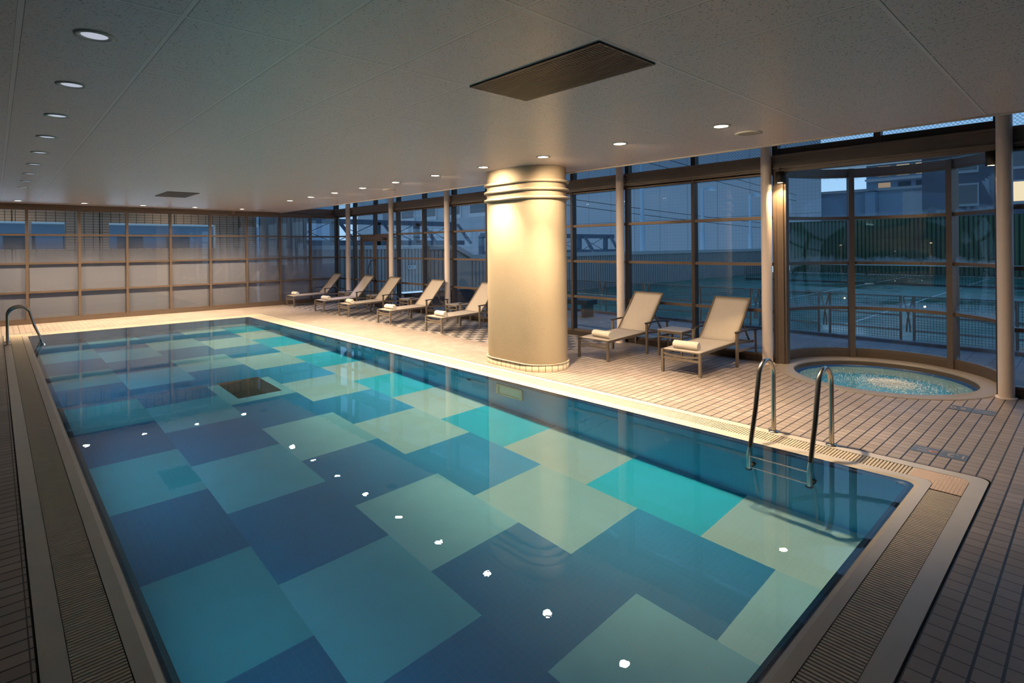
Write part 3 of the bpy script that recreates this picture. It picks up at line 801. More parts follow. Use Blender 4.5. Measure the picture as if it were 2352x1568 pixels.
# rolled towel: a spiral of cloth
def make_towel():
    t = thing('rolled_towel', '', 'towel', (0,0,0), group='rolled white towels on the loungers')
    ro, turns, th, L = .065, 3.6, .0135, .365
    n = 90; outer = []; inner = []
    for i in range(n+1):
        a = 2*PI*turns*i/n; r = ro - (th+.0012)*(turns*i/n)
        f = 1.0
        def P(r_): 
            x_, z_ = r_*math.cos(a+1.2), r_*math.sin(a+1.2)*.94
            return (x_*1.06, max(z_, -.053))
        outer.append(P(r)); inner.append(P(max(r-th, .001)))
    ny = 10; vs = []; fs = []
    prof = outer + inner[::-1]; m_ = len(prof)
    for j in range(ny+1):
        u = j/ny; y_ = -L/2 + L*u; s_ = 1 + .035*math.sin(PI*u*2+.6) - (.07 if j in (0, ny) else 0)
        for (px_, pz_) in prof: vs.append((px_*s_ + .006*math.sin(3*u), y_, max(pz_*s_, -.053)))
    for j in range(ny):
        for k in range(m_): fs.append((j*m_+k, j*m_+(k+1)%m_, (j+1)*m_+(k+1)%m_, (j+1)*m_+k))
    b = MB(); b.add(vs, fs, True)
    e0 = [(k, k+1, m_-2-k, m_-1-k) for k in range(n)]
    b.add(vs[:m_], e0); b.add(vs[-m_:], [q[::-1] for q in e0])
    b.build('towel_roll', M['towel'], t); return t
w0 = make_towel()
for i, (lx, ly, s) in enumerate(LNG):
    lab = 'taupe framed woven sun lounger ' + s
    wl_ = 'rolled white towel on the lounger ' + s.split(',')[0]
    loc = (lx+.165+(.02 if i % 2 else 0), ly-.03+(.03 if i % 3 == 0 else -.02), .3815)
    rz = [.06, -.10, -.06, .04, -.12, .08, .0][i]
    if i == 0:
        l0.location = (lx, ly, 0); l0['label'] = lab; w0.location = loc; w0.rotation_euler = (0,0,rz); w0['label'] = wl_
    else:
        dup(l0, (lx, ly, 0), 0, lab); dup(w0, loc, rz, wl_)
def make_table():
    t = thing('side_table', '', 'side table', (0,0,0), group='low side tables between the loungers')
    w = .22; F = M['frame_taupe']
    b = MB(); b.box(-w, w, -w, w, .412, .43); b.build('table_top', M['tabletop'], t, bevel=.003)
    b = MB()
    for s in (-1, 1): b.box(-w+.01, w-.01, s*(w-.017)-.011, s*(w-.017)+.011, .378, .412); b.box(s*(w-.017)-.011, s*(w-.017)+.011, -w+.03, w-.03, .378, .412)
    b.build('apron', F, t)
    b = MB()
    for s in (-1, 1): b.box(-w+.03, w-.03, s*(w-.017)-.009, s*(w-.017)+.009, .30, .325); b.box(s*(w-.017)-.009, s*(w-.017)+.009, -w+.03, w-.03, .30, .325)
    b.build('stretcher', F, t)
    for sx in (-1, 1):
        for sy in (-1, 1):
            b = MB(); b.box(sx*(w-.017)-.015, sx*(w-.017)+.015, sy*(w-.017)-.015, sy*(w-.017)+.015, 0, .412); b.build('leg', F, t)
    return t
TBL = [(8.10, 4.765, 'between the two loungers right of the column'), (8.17, 10.66, 'between the first and second loungers left of the column'),
       (8.20, 12.80, 'between the second and third loungers left of the column'), (8.15, 14.52, 'between the third and fourth loungers left of the column'), (8.15, 16.34, 'beside the lounger at the far glass corner')]
t0 = make_table()
for i, (tx, ty, s) in enumerate(TBL):
    lab = 'low square grey side table ' + s
    if i == 0: t0.location = (tx, ty, 0); t0['label'] = lab
    else: dup(t0, (tx, ty, 0), 0, lab)

# ================================================================== CEILING FITTINGS
def make_downlight(on):
    t = thing('downlight', '', 'downlight', (0,0,0), group='recessed ceiling downlights')
    b = MB(); b.lathe([(.092,0),(.092,-.006),(.070,-.008),(.062,-.002),(.060,.03)], seg=32); b.build('trim_ring', M['white_trim'], t)
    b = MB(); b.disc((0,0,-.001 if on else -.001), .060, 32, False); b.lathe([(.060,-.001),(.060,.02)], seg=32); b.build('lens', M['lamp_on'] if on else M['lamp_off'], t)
    return t
def lamp(name, loc, power, color, size, blend, rad, parent=None, rot=(0,0,0)):
    l = bpy.data.lights.new(name, 'SPOT'); l.energy = power; l.color = color; l.spot_size = size; l.spot_blend = blend; l.shadow_soft_size = rad
    o = bpy.data.objects.new(name, l); COL.objects.link(o); o.location = loc; o.rotation_euler = rot
    l.cycles.is_caustics_light = True
    return o
WARM = (1.0,.745,.455)
DL_P, FAR_P, SPILL = 520, 500, 220
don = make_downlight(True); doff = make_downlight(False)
ordn = ['first', 'second', 'third', 'fourth', 'fifth', 'sixth', 'seventh', 'eighth', 'ninth', 'tenth', 'eleventh']
for k in range(10):
    y_ = 2.56 + 1.2045*k; lab = 'lit downlight over the right pool edge, ' + ordn[k] + ' counted from the whirlpool end'
    if k == 0: don.location = (5.21, y_, CZ); don['label'] = lab
    else: dup(don, (5.21, y_, CZ), 0, lab)
    lamp('downlight_lamp', (5.21, y_, CZ-.03), DL_P*(.8 if k == 0 else 1), WARM, D2(86), .85, .05); lamp('downlight_spill', (5.21, y_, CZ-.03), SPILL*(.35, .7, 1, .35, 1)[min(k, 4)], WARM, D2(150), 1.0, .05, rot=(0,-.50,0))
for k in range(5):
    x_ = .405 + 1.206*k
    dup(don, (x_, 17.0, CZ), 0, 'lit downlight in front of the end wall, ' + ordn[k] + ' from the left')
    lamp('downlight_lamp', (x_, 17.0, CZ-.03), FAR_P, WARM, D2(90), .85, .05); lamp('downlight_spill', (x_, 17.0, CZ-.03), SPILL*.7, WARM, D2(150), 1.0, .05)
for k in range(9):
    y_ = 3.73 + 1.207*k; lab = 'unlit downlight with a painted pale blue sky glint over the left pool edge, ' + ordn[k] + ' from the camera'
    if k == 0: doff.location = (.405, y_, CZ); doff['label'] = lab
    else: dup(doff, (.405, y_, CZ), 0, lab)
def make_vent(label, yc):
    t = thing('ceiling_vent', label, 'vent', (2.805, yc, CZ), group='ceiling air vents')
    hx, hy = .275, .575
    b = MB()
    for q in ((-hx-.012, -hx, -hy-.012, hy+.012), (hx, hx+.012, -hy-.012, hy+.012), (-hx, hx, -hy-.012, -hy), (-hx, hx, hy, hy+.012)): b.box(q[0], q[1], q[2], q[3], -.012, 0)
    b.build('vent_frame', M['grille'], t)
    b = MB()
    for k in range(24): x_ = -hx + (k+.5)*2*hx/24; b.box(x_-.0065, x_+.0065, -hy, hy, -.012, -.002)
    b.build('slats', M['grille'], t)
    b = MB(); b.box(-hx, hx, -hy, hy, -.002, -.001); b.build('backing', M['dark'], t)
    return t
v0 = make_vent('large brown slatted vent in the ceiling above the near end of the pool', 2.54)
dup(v0, (2.805, 13.29, CZ), 0, 'small looking brown slatted vent in the ceiling near the end wall')
def make_speaker():
    t = thing('ceiling_speaker', '', 'speaker', (0,0,0), group='round ceiling speakers')
    b = MB(); b.lathe([(.135,0),(.135,-.005),(.10,-.007)], seg=32); b.build('rim', M['trimwhite'], t)
    b = MB(); b.lathe([(.10,-.007),(.05,-.008),(0,-.008)], seg=32); b.build('mesh_cover', M['speaker'], t); return t
s0 = make_speaker()
for i, (y_, s) in enumerate(((2.54, 'near the whirlpool'), (9.75, 'left of the cream column'), (16.97, 'at the far end'))):
    if i == 0: s0.location = (5.77, y_, CZ); s0['label'] = 'round grey ceiling speaker ' + s
    else: dup(s0, (5.77, y_, CZ), 0, 'round grey ceiling speaker ' + s)
def make_spot():
    t = thing('spotlight', '', 'spotlight', (0,0,0), group='black cylinder spotlights in the bay')
    b = MB(); b.lathe([(.0,.165),(.062,.165),(.062,0),(.056,0),(.054,.03)], seg=28); b.build('housing', M['black'], t)
    b = MB(); b.disc((0,0,.008), .055, 28, False); b.lathe([(.055,.008),(.053,.03)], seg=28); b.build('lens', M['spot_on'], t)
    b = MB(); b.box(-.012, .012, -.012, .012, .165, .225); b.build('stem', M['black'], t); return t
sp = make_spot(); sp.location = (8.47, 3.265, 2.69); sp['label'] = 'black cylinder spotlight at the left jamb of the whirlpool bay'
dup(sp, (8.605, .905, 2.69), 0, 'black cylinder spotlight at the right jamb of the whirlpool bay')
lamp('spot_lamp', (8.47, 3.265, 2.69), 150, (1.0,.66,.30), D2(110), .7, .03); lamp('spot_lamp', (8.605, .905, 2.69), 150, (1.0,.66,.30), D2(110), .7, .03)
pl_ = bpy.data.lights.new('whirlpool_fill', 'AREA'); pl_.energy = 10; pl_.color = (.72,.92,1.0); pl_.shape = 'RECTANGLE'; pl_.size = .3; pl_.size_y = .14  # light added without a fixture to brighten the whirlpool water
po_ = bpy.data.objects.new('whirlpool_fill', pl_); COL.objects.link(po_); po_.location = (SPX+.965*math.cos(D2(213)), SPY+.965*math.sin(D2(213)), -.28); po_.rotation_euler = (PI/2, 0, D2(213)+PI/2)

# cool spot added without a fixture, for the lilac light on the far loungers
lamp('cool_fill', (6.95, 14.9, 2.93), 150, (.76,.72,1.0), D2(56), .7, .05, rot=(D2(24), D2(-6), 0))
# unseen fill strips added along the left wall to brighten the pool
for (y_, e_) in ((3.05, 7), (6.4, 11), (9.75, 13), (13.1, 12)):
    al = bpy.data.lights.new('underwater_fill', 'AREA'); al.shape = 'RECTANGLE'; al.size = .2; al.size_y = 2.4; al.energy = e_; al.color = (.72,.92,1.0)
    ao = bpy.data.objects.new('underwater_fill', al); COL.objects.link(ao); ao.location = (X0+.03, y_, -.42); ao.rotation_euler = (0, -PI/2, 0)

# ================================================================== OUTSIDE
GZ = -.05
M['terrace'] = (lambda g: (lambda p: g.done(g.bsdf(g.mix(g.m('MAXIMUM', line_mask(g, p[0], .3, 0, .008), line_mask(g, p[1], .3, 0, .008)), g.mix(g.noise(1.1, 4, g.P), (.17,.18,.20), (.26,.27,.29)), (.07,.07,.08)), g.ramp(g.noise(.8, 3, g.P), .2, .45), 0, .5)))(g.pos()))(NT('terrace_tile'))
g = NT('court_green'); x, y, z = g.pos(); nz = g.noise(.45, 4, g.P)
M['court'] = g.done(g.bsdf(g.mix(nz, (.010,.10,.075), (.018,.16,.12)), g.m('ADD', .10, g.m('MULTIPLY', .4, g.ramp(g.noise(.35, 5, g.P, .6), .36, .60))), 0, .45, g.bump(g.noise(2.5, 3, g.P), .05, .02)))
M['line'] = plain('court_line_paint', (.40,.48,.48), .3, 0, .5, .1)
M['ribwall'] = plain('ribbed_metal_wall', (.30,.29,.285), .55, .1, .4, .04, 2)
M['cap'] = plain('pale_wall_cap', (.38,.40,.41), .5, 0, .4, .03)
M['truss'] = plain('dark_blue_steel', (.055,.085,.13), .45, .3, .5, .05)
M['netting'] = plain('dark_netting', (.04,.05,.05), .7, 0, .2)
M['galv'] = plain('galvanised_tube', (.20,.19,.19), .4, .6, .5, .06)
M['kerb'] = plain('terrace_kerb', (.12,.12,.135), .5, 0, .4, .08)
M['slatgreen'] = plain('green_fence_slat', (.045,.085,.038), .5, 0, .4, .3, .35)
M['bluewall'] = plain('blue_grey_metal_facade', (.17,.24,.33), .6, 0, .4, .05, .3)
M['darkfacade'] = plain('dark_brick_facade', (.105,.115,.15), .7, 0, .3, .08, .5)
M['paleconc'] = plain('pale_concrete', (.33,.35,.38), .7, 0, .3, .06, 1)
M['darkglass'] = plain('dark_window_pane', (.045,.065,.085), .12, 0, .6, .05)
M['litwin'] = emit('lit_window', (1.0,.80,.52), 1.1)
M['litwin_dim'] = emit('dim_lit_window', (1.0,.70,.48), .35)
M['lampblue'] = plain('pale_lamp_post_paint', (.30,.42,.52), .4, .1, .5, .03)
M['planter'] = plain('dark_planter', (.02,.022,.03), .5, 0, .4, .05)
M['white_sign'] = plain('white_sign_board', (.42,.48,.50), .5, 0, .4, .02)
# building facade tiles
g = NT('tiled_facade'); x, y, z = g.pos()
big = g.m('MAXIMUM', line_mask(g, y, 3.1, .2, .05), line_mask(g, z, 3.4, 1.0, .05)); sm_ = g.m('MAXIMUM', line_mask(g, y, .31, 0, .035), line_mask(g, z, .31, 0, .035))
c = g.mix(g.noise(.25, 3, g.P), (.22,.25,.29), (.27,.30,.34)); c = g.mix(g.m('MULTIPLY', sm_, .3), c, (.10,.12,.14)); c = g.mix(big, c, (.11,.13,.15))
M['facade'] = g.done(g.bsdf(c, .5, 0, .4))
g = NT('brown_wall_tile'); x, y, z = g.pos()
jm = g.m('MAXIMUM', line_mask(g, x, .21, 0, .016), line_mask(g, z, .075, 0, .012)); ex_ = line_mask(g, x, 1.9, .35, .03)
c = g.mix(jm, g.mix(g.noise(2, 3, g.P), (.55,.45,.37), (.62,.51,.42)), (.075,.06,.05)); c = g.mix(ex_, c, (.03,.025,.02))
M['browntile'] = g.done(g.bsdf(c, .55, 0, .4))

tl = [(8.70,YN-6,GZ),(12.05,YN-6,GZ),(12.05,20,GZ),(8.70,20,GZ)] + [(SPX+1.36*math.cos(D2(98-196*k/40))+.0, SPY+1.36*math.sin(D2(98-196*k/40)), GZ) for k in range(1, 40)]
tl = tl[:4] + [(8.70, SPY+1.358, GZ)] + tl[4:] + [(8.70, SPY-1.358, GZ)]
ft = fill_holes('floor_terrace', [tl], M['terrace'])
b = MB(); b.box(-6, 8.70, 18.2, 20.6, GZ-.1, GZ)
tag(b.build('floor_porch', M['terrace']), 'paved strip outside the end windows', 'terrace', kind='structure')
tag(ft, 'blue grey paved terrace outside the glass walls', 'terrace', kind='structure')
b = MB(); b.box(12.05, 12.22, YN-6, 15.1, GZ-.1, GZ+.06)
tag(b.build('trim_7', M['kerb']), 'dark kerb between terrace and green court', 'kerb', kind='structure')
court = thing('floor_court', 'wet green sports court outside the windows', 'court', (0,0,0), kind='structure')
b = MB(); b.box(12.22, 62, -30, 15.1, GZ-.1, GZ); b.build('court_surface', M['court'], court)
b = MB(); b.box(14, 37.5, 7.36, 7.43, GZ, GZ+.002); b.box(14, 37.5, 4.0, 4.07, GZ, GZ+.002); b.box(22.9, 22.97, -6, 7.4, GZ, GZ+.002); b.box(14, 37.5, -4.0, -3.93, GZ, GZ+.002)
b.build('court_lines', M['line'], court)
# ribbed walls
def ribbed(b, x0, x1, y0, z1, pitch, dx):
    n_ = int((x1-x0)/pitch)
    for i in range(n_): b.box(x0+i*pitch, x0+i*pitch+pitch*.72, y0-dx, y0, GZ, z1-.16)
wB = thing('wall_ribbed', 'long pale ribbed metal parapet wall behind the court with a sloping step', 'wall', (0,0,0), kind='structure')
b = MB(); ribbed(b, 12.2, 36.6, 15.1, 1.53, .16, .03); b.box(12.2, 36.6, 15.1, 15.2, GZ, 1.40); b.box(10.4, 12.2, 15.1, 15.2, GZ, 1.40)
ribbed(b, 10.45, 11.5, 15.1, 1.86, .16, .03); b.box(10.4, 11.5, 15.1, 15.2, 1.40, 1.76)
b.add([(11.5,15.1,1.36),(12.2,15.1,1.36),(11.5,15.1,1.80),(11.5,15.2,1.36),(12.2,15.2,1.36),(11.5,15.2,1.80)], [(0,1,2),(5,4,3),(0,3,4,1),(1,4,5,2)])
b.build('rib_panels', M['ribwall'], wB)
b = MB(); b.box(12.15, 36.65, 15.03, 15.24, 1.37, 1.53); b.box(10.38, 11.5, 15.03, 15.24, 1.72, 1.87)
b.bar((11.48,15.135,1.79), (12.2,15.135,1.45), .21, .15); b.build('wall_cap', M['cap'], wB)
wA = thing('wall_ribbed', 'ribbed metal wall behind the double door with the arrow sign', 'wall', (0,0,0), kind='structure')
b = MB(); ribbed(b, 8.25, 15.4, 20.0, 1.9, .16, .03); b.box(8.25, 15.4, 20.0, 20.1, GZ, 1.75); b.build('rib_panels', M['ribwall'], wA)
b = MB(); b.box(8.2, 15.5, 19.93, 20.14, 1.74, 1.90); b.build('wall_cap', M['cap'], wA)
# sign on that wall
sg = thing('arrow_sign', 'small white sign with black left arrow on the ribbed wall outside', 'sign', (12.85, 19.955, .98))
b = MB(); b.box(-.19, .19, -.012, .012, -.075, .075); b.build('board', M['white_sign'], sg)
b = MB(); b.box(-.12, -.03, -.015, -.012, -.009, .009); b.add([(-.165,-.015,0),(-.105,-.015,.045),(-.105,-.015,-.045),(-.165,-.012,0),(-.105,-.012,.045),(-.105,-.012,-.045)], [(0,2,1),(3,4,5),(0,1,4,3),(1,2,5,4),(2,0,3,5)])
b.build('arrow', M['black'], sg)
text('WC', .095, M['black'], sg, (-.025, -.0145, -.033), 0, tilt=PI/2)
# white panel wall and brown tiled wall beyond the end windows
wP = thing('wall_panelled', 'pale grooved panel wall beyond the right half of the end windows', 'wall', (0,0,0), kind='structure')
b = MB(); b.box(6.62, 8.22, 19.62, 19.75, GZ, 3.4); b.build('core', M['dark'], wP)
b = MB(); b.box(6.60, 7.06, 19.58, 19.64, GZ, 3.4)
for i in range(8): b.box(7.075+.145*i, 7.075+.145*i+.128, 19.585, 19.64, GZ, 3.4)
b.build('panels', M['ribwall'], wP)
wT = thing('wall_tiled', 'brown tiled outer wall with openings beyond the end windows', 'wall', (0,0,0), kind='structure')
b = MB()
for (x0, x1, z0, z1) in ((-6, 6.62, GZ, 1.84), (-6, 6.62, 2.60, 3.6), (1.47, 2.47, 1.84, 2.60), (5.33, 6.62, 1.84, 2.60)): b.box(x0, x1, 20.0, 20.25, z0, z1)
b.build('tiled_panels', M['browntile'], wT)
b = MB(); b.box(.69, .75, 20.0, 20.2, 1.84, 2.60); b.build('mullion', M['paleconc'], wT)
b = MB(); b.box(-6, 6.62, 19.2, 20.3, 3.0, 3.06); tag(b.build('ceiling_porch', M['wall']), 'soffit of the porch outside the end windows', 'soffit', kind='structure')
for x_ in (.2, 4.0):  # unseen lights added to lift the brown tiled wall
    al = bpy.data.lights.new('porch_fill', 'AREA'); al.size = 1.2; al.energy = 9; al.color = (1.0,.74,.48)
    ao = bpy.data.objects.new('porch_fill', al); COL.objects.link(ao); ao.location = (x_, 19.35, 2.98); ao.rotation_euler = (.35, 0, 0)
# balcony block far beyond
bb = thing('balcony_building', 'blue grey apartment block with balconies beyond the end wall openings', 'building', (0,45,0))
b = MB(); b.box(-6, 22, 1.5, 6, GZ, 16); b.build('facade', M['bluewall'], bb)
for k in range(4):
    z_ = .6+2.9*k
    b = MB(); b.box(-6, 15.0, 0, 1.5, z_, z_+.25); b.build('balcony_slab', M['cap'], bb)
    b = MB(); b.box(-6, 15.0, .02, .06, z_+.25, z_+1.25)
    for q in range(14): b.box(-6+1.5*q-.03, -6+1.5*q+.03, -.01, .02, z_+.25, z_+1.3)
    b.build('railing', M['bluewall'], bb)
    for q in range(7):
        b = MB(); b.box(-5.4+2.9*q, -3.9+2.9*q, 1.46, 1.5, z_+.3, z_+2.3); b.build('window', M['darkglass'], bb)
# roof trusses
def truss(label, x0, x1, y, zb, zt, pitch, w=.22):
    t = thing('steel_truss', label, 'truss', (x0, y, 0)); L = x1-x0
    b = MB(); b.bar((0,0,zt), (L,0,zt), w, w); b.build('top_chord', M['truss'], t)
    b = MB(); b.bar((0,0,zb), (L+.6,0,zb), w, w); b.build('bottom_chord', M['truss'], t)
    n_ = int(L/pitch)
    for i in range(n_+1):
        b = MB(); b.box(i*pitch-.11, i*pitch+.11, -.11, .11, GZ if i % 2 == 0 else zb, zt); b.build('upright', M['truss'], t)
    for i in range(n_+1):
        b = MB(); b.bar((i*pitch+.1, -.3, zt), (i*pitch+.75, -.55, zb-.05), .17, .14); b.build('brace', M['truss'], t)
    for i in range(0, n_):
        b = MB(); b.tube([(i*pitch,0,zb), ((i+1)*pitch,0,zt)], .018, 6); b.tube([(i*pitch,0,zt), ((i+1)*pitch,0,zb)], .018, 6); b.build('tie_rod', M['truss'], t)
    return t
truss('dark blue steel truss above the ribbed wall behind the double door', 8.3, 16.6, 22.0, 2.02, 2.92, 2.05)
truss('lower dark blue steel truss behind the court wall, right of the column', 18.4, 29.6, 22.0, 1.45, 2.40, 2.6, .26)
# big tiled building
tb = thing('tiled_building', 'large blue grey tiled building filling the view behind the court wall', 'building', (50, 16.0, 0))
b = MB(); pq = [(0,0),(24,7.9),(24,80),(0,80)]; b.loops([[(u,v,GZ) for u,v in pq], [(u,v,30) for u,v in pq]]); b.face([(u,v,30) for u,v in pq]); b.build('facade', M['facade'], tb)
for q in range(7):
    for fl in range(3):
        y0_ = 30+6.1*q; z0_ = 6.1+5.0*fl + (0 if fl == 0 else 0)
        b = MB(); b.box(-.12, .02, y0_, y0_+4.2, z0_, z0_+2.3); f_ = b.build('window_frame', M['paleconc'], tb)
        b = MB(); b.box(-.14, -.10, y0_+.25, y0_+3.95, z0_+.55, z0_+2.1); b.build('window_pane', M['darkglass'] if (q+fl) % 3 else M['litwin_dim2'] if 'litwin_dim2' in M else M['darkglass'], f_)
# blue warehouse, apartments, dark block
wh = thing('warehouse', 'plain blue grey warehouse right of the tiled building', 'building', (75, 8, 0))
b = MB(); b.box(0, 20, 5.6, 24, GZ, 8.1); b.build('facade', M['bluewall'], wh)
b = MB(); b.box(-.3, 0, 5.4, 24, 7.9, 8.2); b.build('parapet', M['paleconc'], wh)
b = MB(); b.box(-.5, 0, 5.6, 22, 3.3, 3.5); b.box(-1.5, 0, 9.9, 10.9, GZ, 7.7); b.build('ledge', M['bluewall'], wh)
b = MB(); b.box(-.02, 0, 5.6, 7.6, 3.6, 7.6); b.build('pale_panel', M['paleconc'], wh)
ap = thing('apartment_block', 'apartment block with lit windows above the blue warehouse', 'building', (100, 14, 0))
b = MB(); b.box(0, 12, 3.0, 11.5, GZ, 13.9); b.build('facade', M['bluewall'], ap)
for k in range(2):
    b = MB(); b.box(-1.2, 0, 3.2, 11.4, 11.4+2.7*k, 11.7+2.7*k); b.build('balcony_slab', M['cap'], ap)
for (yy, zz, lit) in ((9.0, 12.1, 2), (6.6, 12.1, 1), (4.2, 12.1, 1), (9.0, 9.5, 2), (6.4, 9.5, 0), (4.2, 9.5, 0)):
    b = MB(); b.box(-.06, 0, yy-.7, yy+.9, zz, zz+1.6); b.build('window', (M['darkglass'], M['litwin'], M['litwin_dim'])[lit], ap)
dk = thing('dark_building', 'dark block with window rows at the right edge behind the green fence', 'building', (62, -30, 0))
b = MB(); b.box(0, 20, 0, 41.4, GZ, 9.6); b.build('facade', M['darkfacade'], dk)
for q in range(11):
    for fl in range(3):
        y0_ = 2.0+3.55*q; z0_ = 2.3+2.9*fl
        lit = (fl == 1 and q == 9)
        b = MB(); b.box(-.1, .02, y0_-.12, y0_+1.7, z0_-.25, z0_+1.75); f_ = b.build('window_frame', M['paleconc'], dk)
        b = MB(); b.box(-.13, -.09, y0_, y0_+1.55, z0_, z0_+1.6); b.build('window_pane', M['litwin'] if lit else M['darkglass'], f_)
# green slatted fence
sf = thing('slatted_fence', 'tall green vertical slat fence at the far end of the court', 'fence', (38, 0, 0))
b = MB()
for i in range(190): y_ = -24+.2*i; b.box(-.02, .02, y_, y_+.125, GZ+.03, 3.22)
b.build('slats', M['slatgreen'], sf)
b = MB(); b.box(.025, .035, -24, 14.1, GZ+.05, 3.15); b.build('gap_darkener', M['netting'], sf)  # dark sheet added so the gaps between the slats look dark
b = MB()
for zz in (.3, 1.95, 3.15): b.box(.02, .07, -24, 14.1, zz, zz+.07)
b.build('rails', M['netting'], sf)
for i in range(10):
    b = MB(); b.box(.07, .17, -23.9+4.2*i, -23.8+4.2*i, GZ, 3.2); b.build('post', M['netting'], sf)
# court net
tn = thing('court_net', 'dark sports net with white top tape across the court', 'net', (29.0, 0, 0))
b = MB(); b.box(-.012, .012, -13, 13.0, .80, .87); b.build('top_tape', M['line'], tn)
b = MB()
for i in range(260): b.box(-.003, .003, -13+.1*i, -13+.1*i+.012, GZ+.05, .80)
for i in range(9): b.box(-.003, .003, -13, 13, GZ+.05+.09*i, GZ+.062+.09*i)
b.build('mesh', M['netting'], tn)
b = MB(); b.box(-.02, .02, -13, 13, GZ+.01, GZ+.09); b.build('bottom_band', M['netting'], tn)
for yy in (-13, 13):
    b = MB(); b.tube([(0,yy,GZ),(0,yy,.92)], .04, 10); b.build('net_post', M['galv'], tn)
# net barriers along the terrace edge
def make_barrier():
    t = thing('net_barrier', '', 'barrier', (0,0,0), group='low net barriers along the terrace edge'); w = 1.2
    for yy in (0, w):
        b = MB(); b.tube([(0,yy,0),(0,yy,.87)], .02, 8); b.build('post', M['galv'], t)
    for zz in (.855, .50, .23):
        b = MB(); b.tube([(0,0 if zz > .8 else .02,zz),(0,w+.17 if zz > .8 else w-.02,zz)], .013, 6); b.build('rail', M['galv'], t)
    b = MB()
    for i in range(27): yy = .02+.0445*i; b.box(-.0022, .0022, yy-.0022, yy+.0022, .06, .85)
    for i in range(18): zz = .07+.0445*i; b.box(-.0022, .0022, .02, w-.02, zz-.0022, zz+.0022)
    b.build('netting', M['netting'], t)
    for s, yo in ((1, w+.01), (-1, w+.155)):
        b = MB(); b.tube([(-.01, yo+s*(.10*math.sin(PI/2*k/6)), .82-.62*k/6) if k > 0 else (-.01, yo, .84) for k in range(7)], .014, 6); b.build('curved_brace', M['galv'], t)
    return t
nb = make_barrier()
for k in range(12):
    y_ = 10.8 - 1.40*k - 1.2+.0; lab = 'low galvanised net barrier at the court edge, number %s from the left end of the court' % ordn[min(k, 10)] if False else ''
    place = ['behind the bench at the far end', 'behind the bench', 'left of the sixth lounger backrest', 'right of the sixth lounger backrest', 'behind the backrest of the lounger nearest the whirlpool',
             'behind the left jamb of the whirlpool bay', 'behind the left curved window', 'behind the middle curved window', 'behind the right curved window', 'behind the post right of the whirlpool', 'past the right edge window', 'last past the right edge'][k]
    lab = 'low net barrier at the court edge ' + place
    if k == 0: nb.location = (12.3, y_, GZ); nb['label'] = lab
    else: dup(nb, (12.3, y_, GZ), 0, lab)
# bench, planter, lamp posts, wires
bn = thing('bench', 'long dark low bench on the terrace, right of the cream column', 'bench', (11.2, 10.1, GZ))
b = MB(); b.box(-.22, .22, -1.1, 1.1, .33, .45); b.build('seat', M['planter'], bn)
for yy in (-.95, .95):
    b = MB(); b.box(-.18, .18, yy-.05, yy+.05, 0, .33); b.build('leg', M['planter'], bn)
pl = thing('planter_box', 'dark long planter box on the terrace behind the loungers left of the column', 'planter', (10.6, 14.6, GZ))
b = MB(); b.loops([[(-1.3,-.25,0),(1.3,-.25,0),(1.3,.25,0),(-1.3,.25,0)], [(-1.32,-.27,.42),(1.32,-.27,.42),(1.32,.27,.42),(-1.32,.27,.42)], [(-1.27,-.22,.42),(1.27,-.22,.42),(1.27,.22,.42),(-1.27,.22,.42)], [(-1.27,-.22,.36),(1.27,-.22,.36),(1.27,.22,.36),(-1.27,.22,.36)]])
b.face([(-1.27,-.22,.36),(1.27,-.22,.36),(1.27,.22,.36),(-1.27,.22,.36)]); b.face([(-1.3,-.25,0),(1.3,-.25,0),(1.3,.25,0),(-1.3,.25,0)]); b.build('box', M['planter'], pl)
def make_lamppost():
    t = thing('lamp_post', '', 'lamp post', (0,0,0), group='pale blue lamp posts behind the court wall')
    b = MB(); b.tube([(0,0,0),(0,0,2.6)], .13, 12); b.tube([(0,0,2.6),(0,0,5.28)], .095, 12); b.build('pole', M['lampblue'], t)
    b = MB(); b.tube([(0,0,5.25),(.75,-.0,5.28)], .05, 8); b.build('arm', M['lampblue'], t)
    b = MB(); b.loops([[(.6,-.16,5.26),(1.55,-.16,5.24),(1.55,.16,5.24),(.6,.16,5.26)], [(.85,-.08,5.42),(1.2,-.08,5.42),(1.2,.08,5.42),(.85,.08,5.42)]]); b.face([(.6,-.16,5.26),(1.55,-.16,5.24),(1.55,.16,5.24),(.6,.16,5.26)]); b.face([(.85,-.08,5.42),(1.2,-.08,5.42),(1.2,.08,5.42),(.85,.08,5.42)])
    b.build('lamp_head', M['lampblue'], t); return t
lp = make_lamppost(); lp.location = (24.9, 16.6, GZ); lp['label'] = 'pale lamp post behind the court wall, right of the post behind the sixth lounger'; lp.scale = (1,1,1.3)
dup(lp, (31.3, 16.6, GZ), 0, 'pale lamp post with visible lamp head above the lounger nearest the whirlpool').scale = (1,1,1)
dup(lp, (37.9, 16.6, GZ), 0, 'pale lamp post partly hidden by the post left of the whirlpool').scale = (1,1,1)
for i, (za, zb, s) in enumerate(((7.6, 5.9, 'uppermost'), (7.1, 5.4, 'second'), (4.2, 3.3, 'third'), (3.9, 2.9, 'lowest'))):
    b = MB(); ya_, yb_ = 15.6, 17.0
    b.tube([(17+3.2*k, 17.6, za+(zb-za)*k/10 - .12*math.sin(PI*k/10)) for k in range(11)], .018, 6)
    tag(b.build('overhead_wire', M['netting']), s + ' of the dark overhead wires crossing behind the court wall', 'wire', 'overhead wires')

# ================================================================== CAUSTICS, LIGHT, CAMERA
for o in bpy.data.objects:
    if o.type != 'MESH': continue
    r_ = o
    while r_.parent: r_ = r_.parent
    if r_.name in ('pool_water', 'whirlpool_water'): o.cycles.is_caustics_caster = True
    if r_ is pool or r_ is spa or r_ is lad or r_ is lad2: o.cycles.is_caustics_receiver = True

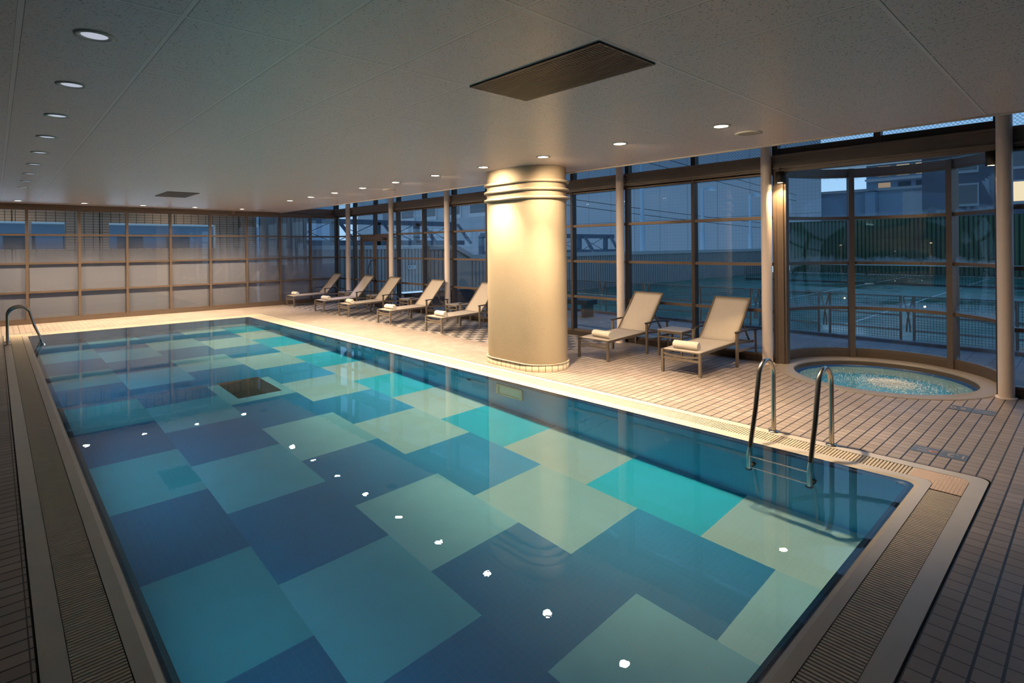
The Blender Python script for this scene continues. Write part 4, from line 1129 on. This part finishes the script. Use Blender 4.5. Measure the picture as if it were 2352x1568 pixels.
w = bpy.data.worlds.new('dusk_sky'); SC.world = w; w.use_nodes = True
nt_ = w.node_tree; bg = nt_.nodes['Background']
tc = nt_.nodes.new('ShaderNodeTexCoord'); sx = nt_.nodes.new('ShaderNodeSeparateXYZ'); nt_.links.new(tc.outputs['Generated'], sx.inputs[0])
rp = nt_.nodes.new('ShaderNodeValToRGB'); nt_.links.new(sx.outputs[2], rp.inputs[0])
e = rp.color_ramp.elements; e[0].position = 0.0; e[0].color = (.42,.66,.92,1); e[1].position = .85; e[1].color = (.10,.25,.52,1)
m_ = rp.color_ramp.elements.new(.25); m_.color = (.26,.50,.82,1)
nt_.links.new(rp.outputs[0], bg.inputs[0]); bg.inputs[1].default_value = 1.25

cam = bpy.data.cameras.new('camera'); co = bpy.data.objects.new('camera', cam); COL.objects.link(co)
YAW, ROLL = D2(43.056), D2(-.534)
fwd = Vector((math.sin(YAW), math.cos(YAW), 0)); rt = Vector((math.cos(YAW), -math.sin(YAW), 0)); up = Vector((0,0,1))
r2 = rt*math.cos(ROLL) + up*math.sin(ROLL); u2 = -rt*math.sin(ROLL) + up*math.cos(ROLL)
co.matrix_world = Matrix(((r2.x,u2.x,-fwd.x,0),(r2.y,u2.y,-fwd.y,0),(r2.z,u2.z,-fwd.z,1.785),(0,0,0,1)))
cam.sensor_fit = 'HORIZONTAL'; cam.sensor_width = 36; cam.lens = 1272.9/2352*36
cam.shift_y = -(784-566.9)/2352; cam.shift_x = 0
cam.clip_start = .05; cam.clip_end = 500
SC.camera = co
vs_ = SC.view_settings; vs_.view_transform = 'Standard'; vs_.look = 'None'; vs_.gamma = 1; vs_.use_curve_mapping = False; vs_.exposure = 0
cy = SC.cycles
cy.use_denoising = True; cy.max_bounces = 10; cy.transparent_max_bounces = 24; cy.diffuse_bounces = 5; cy.glossy_bounces = 5; cy.transmission_bounces = 8
cy.caustics_reflective = False; cy.caustics_refractive = True; cy.sample_clamp_indirect = 4.0; cy.blur_glossy = .5
cy.use_adaptive_sampling = True
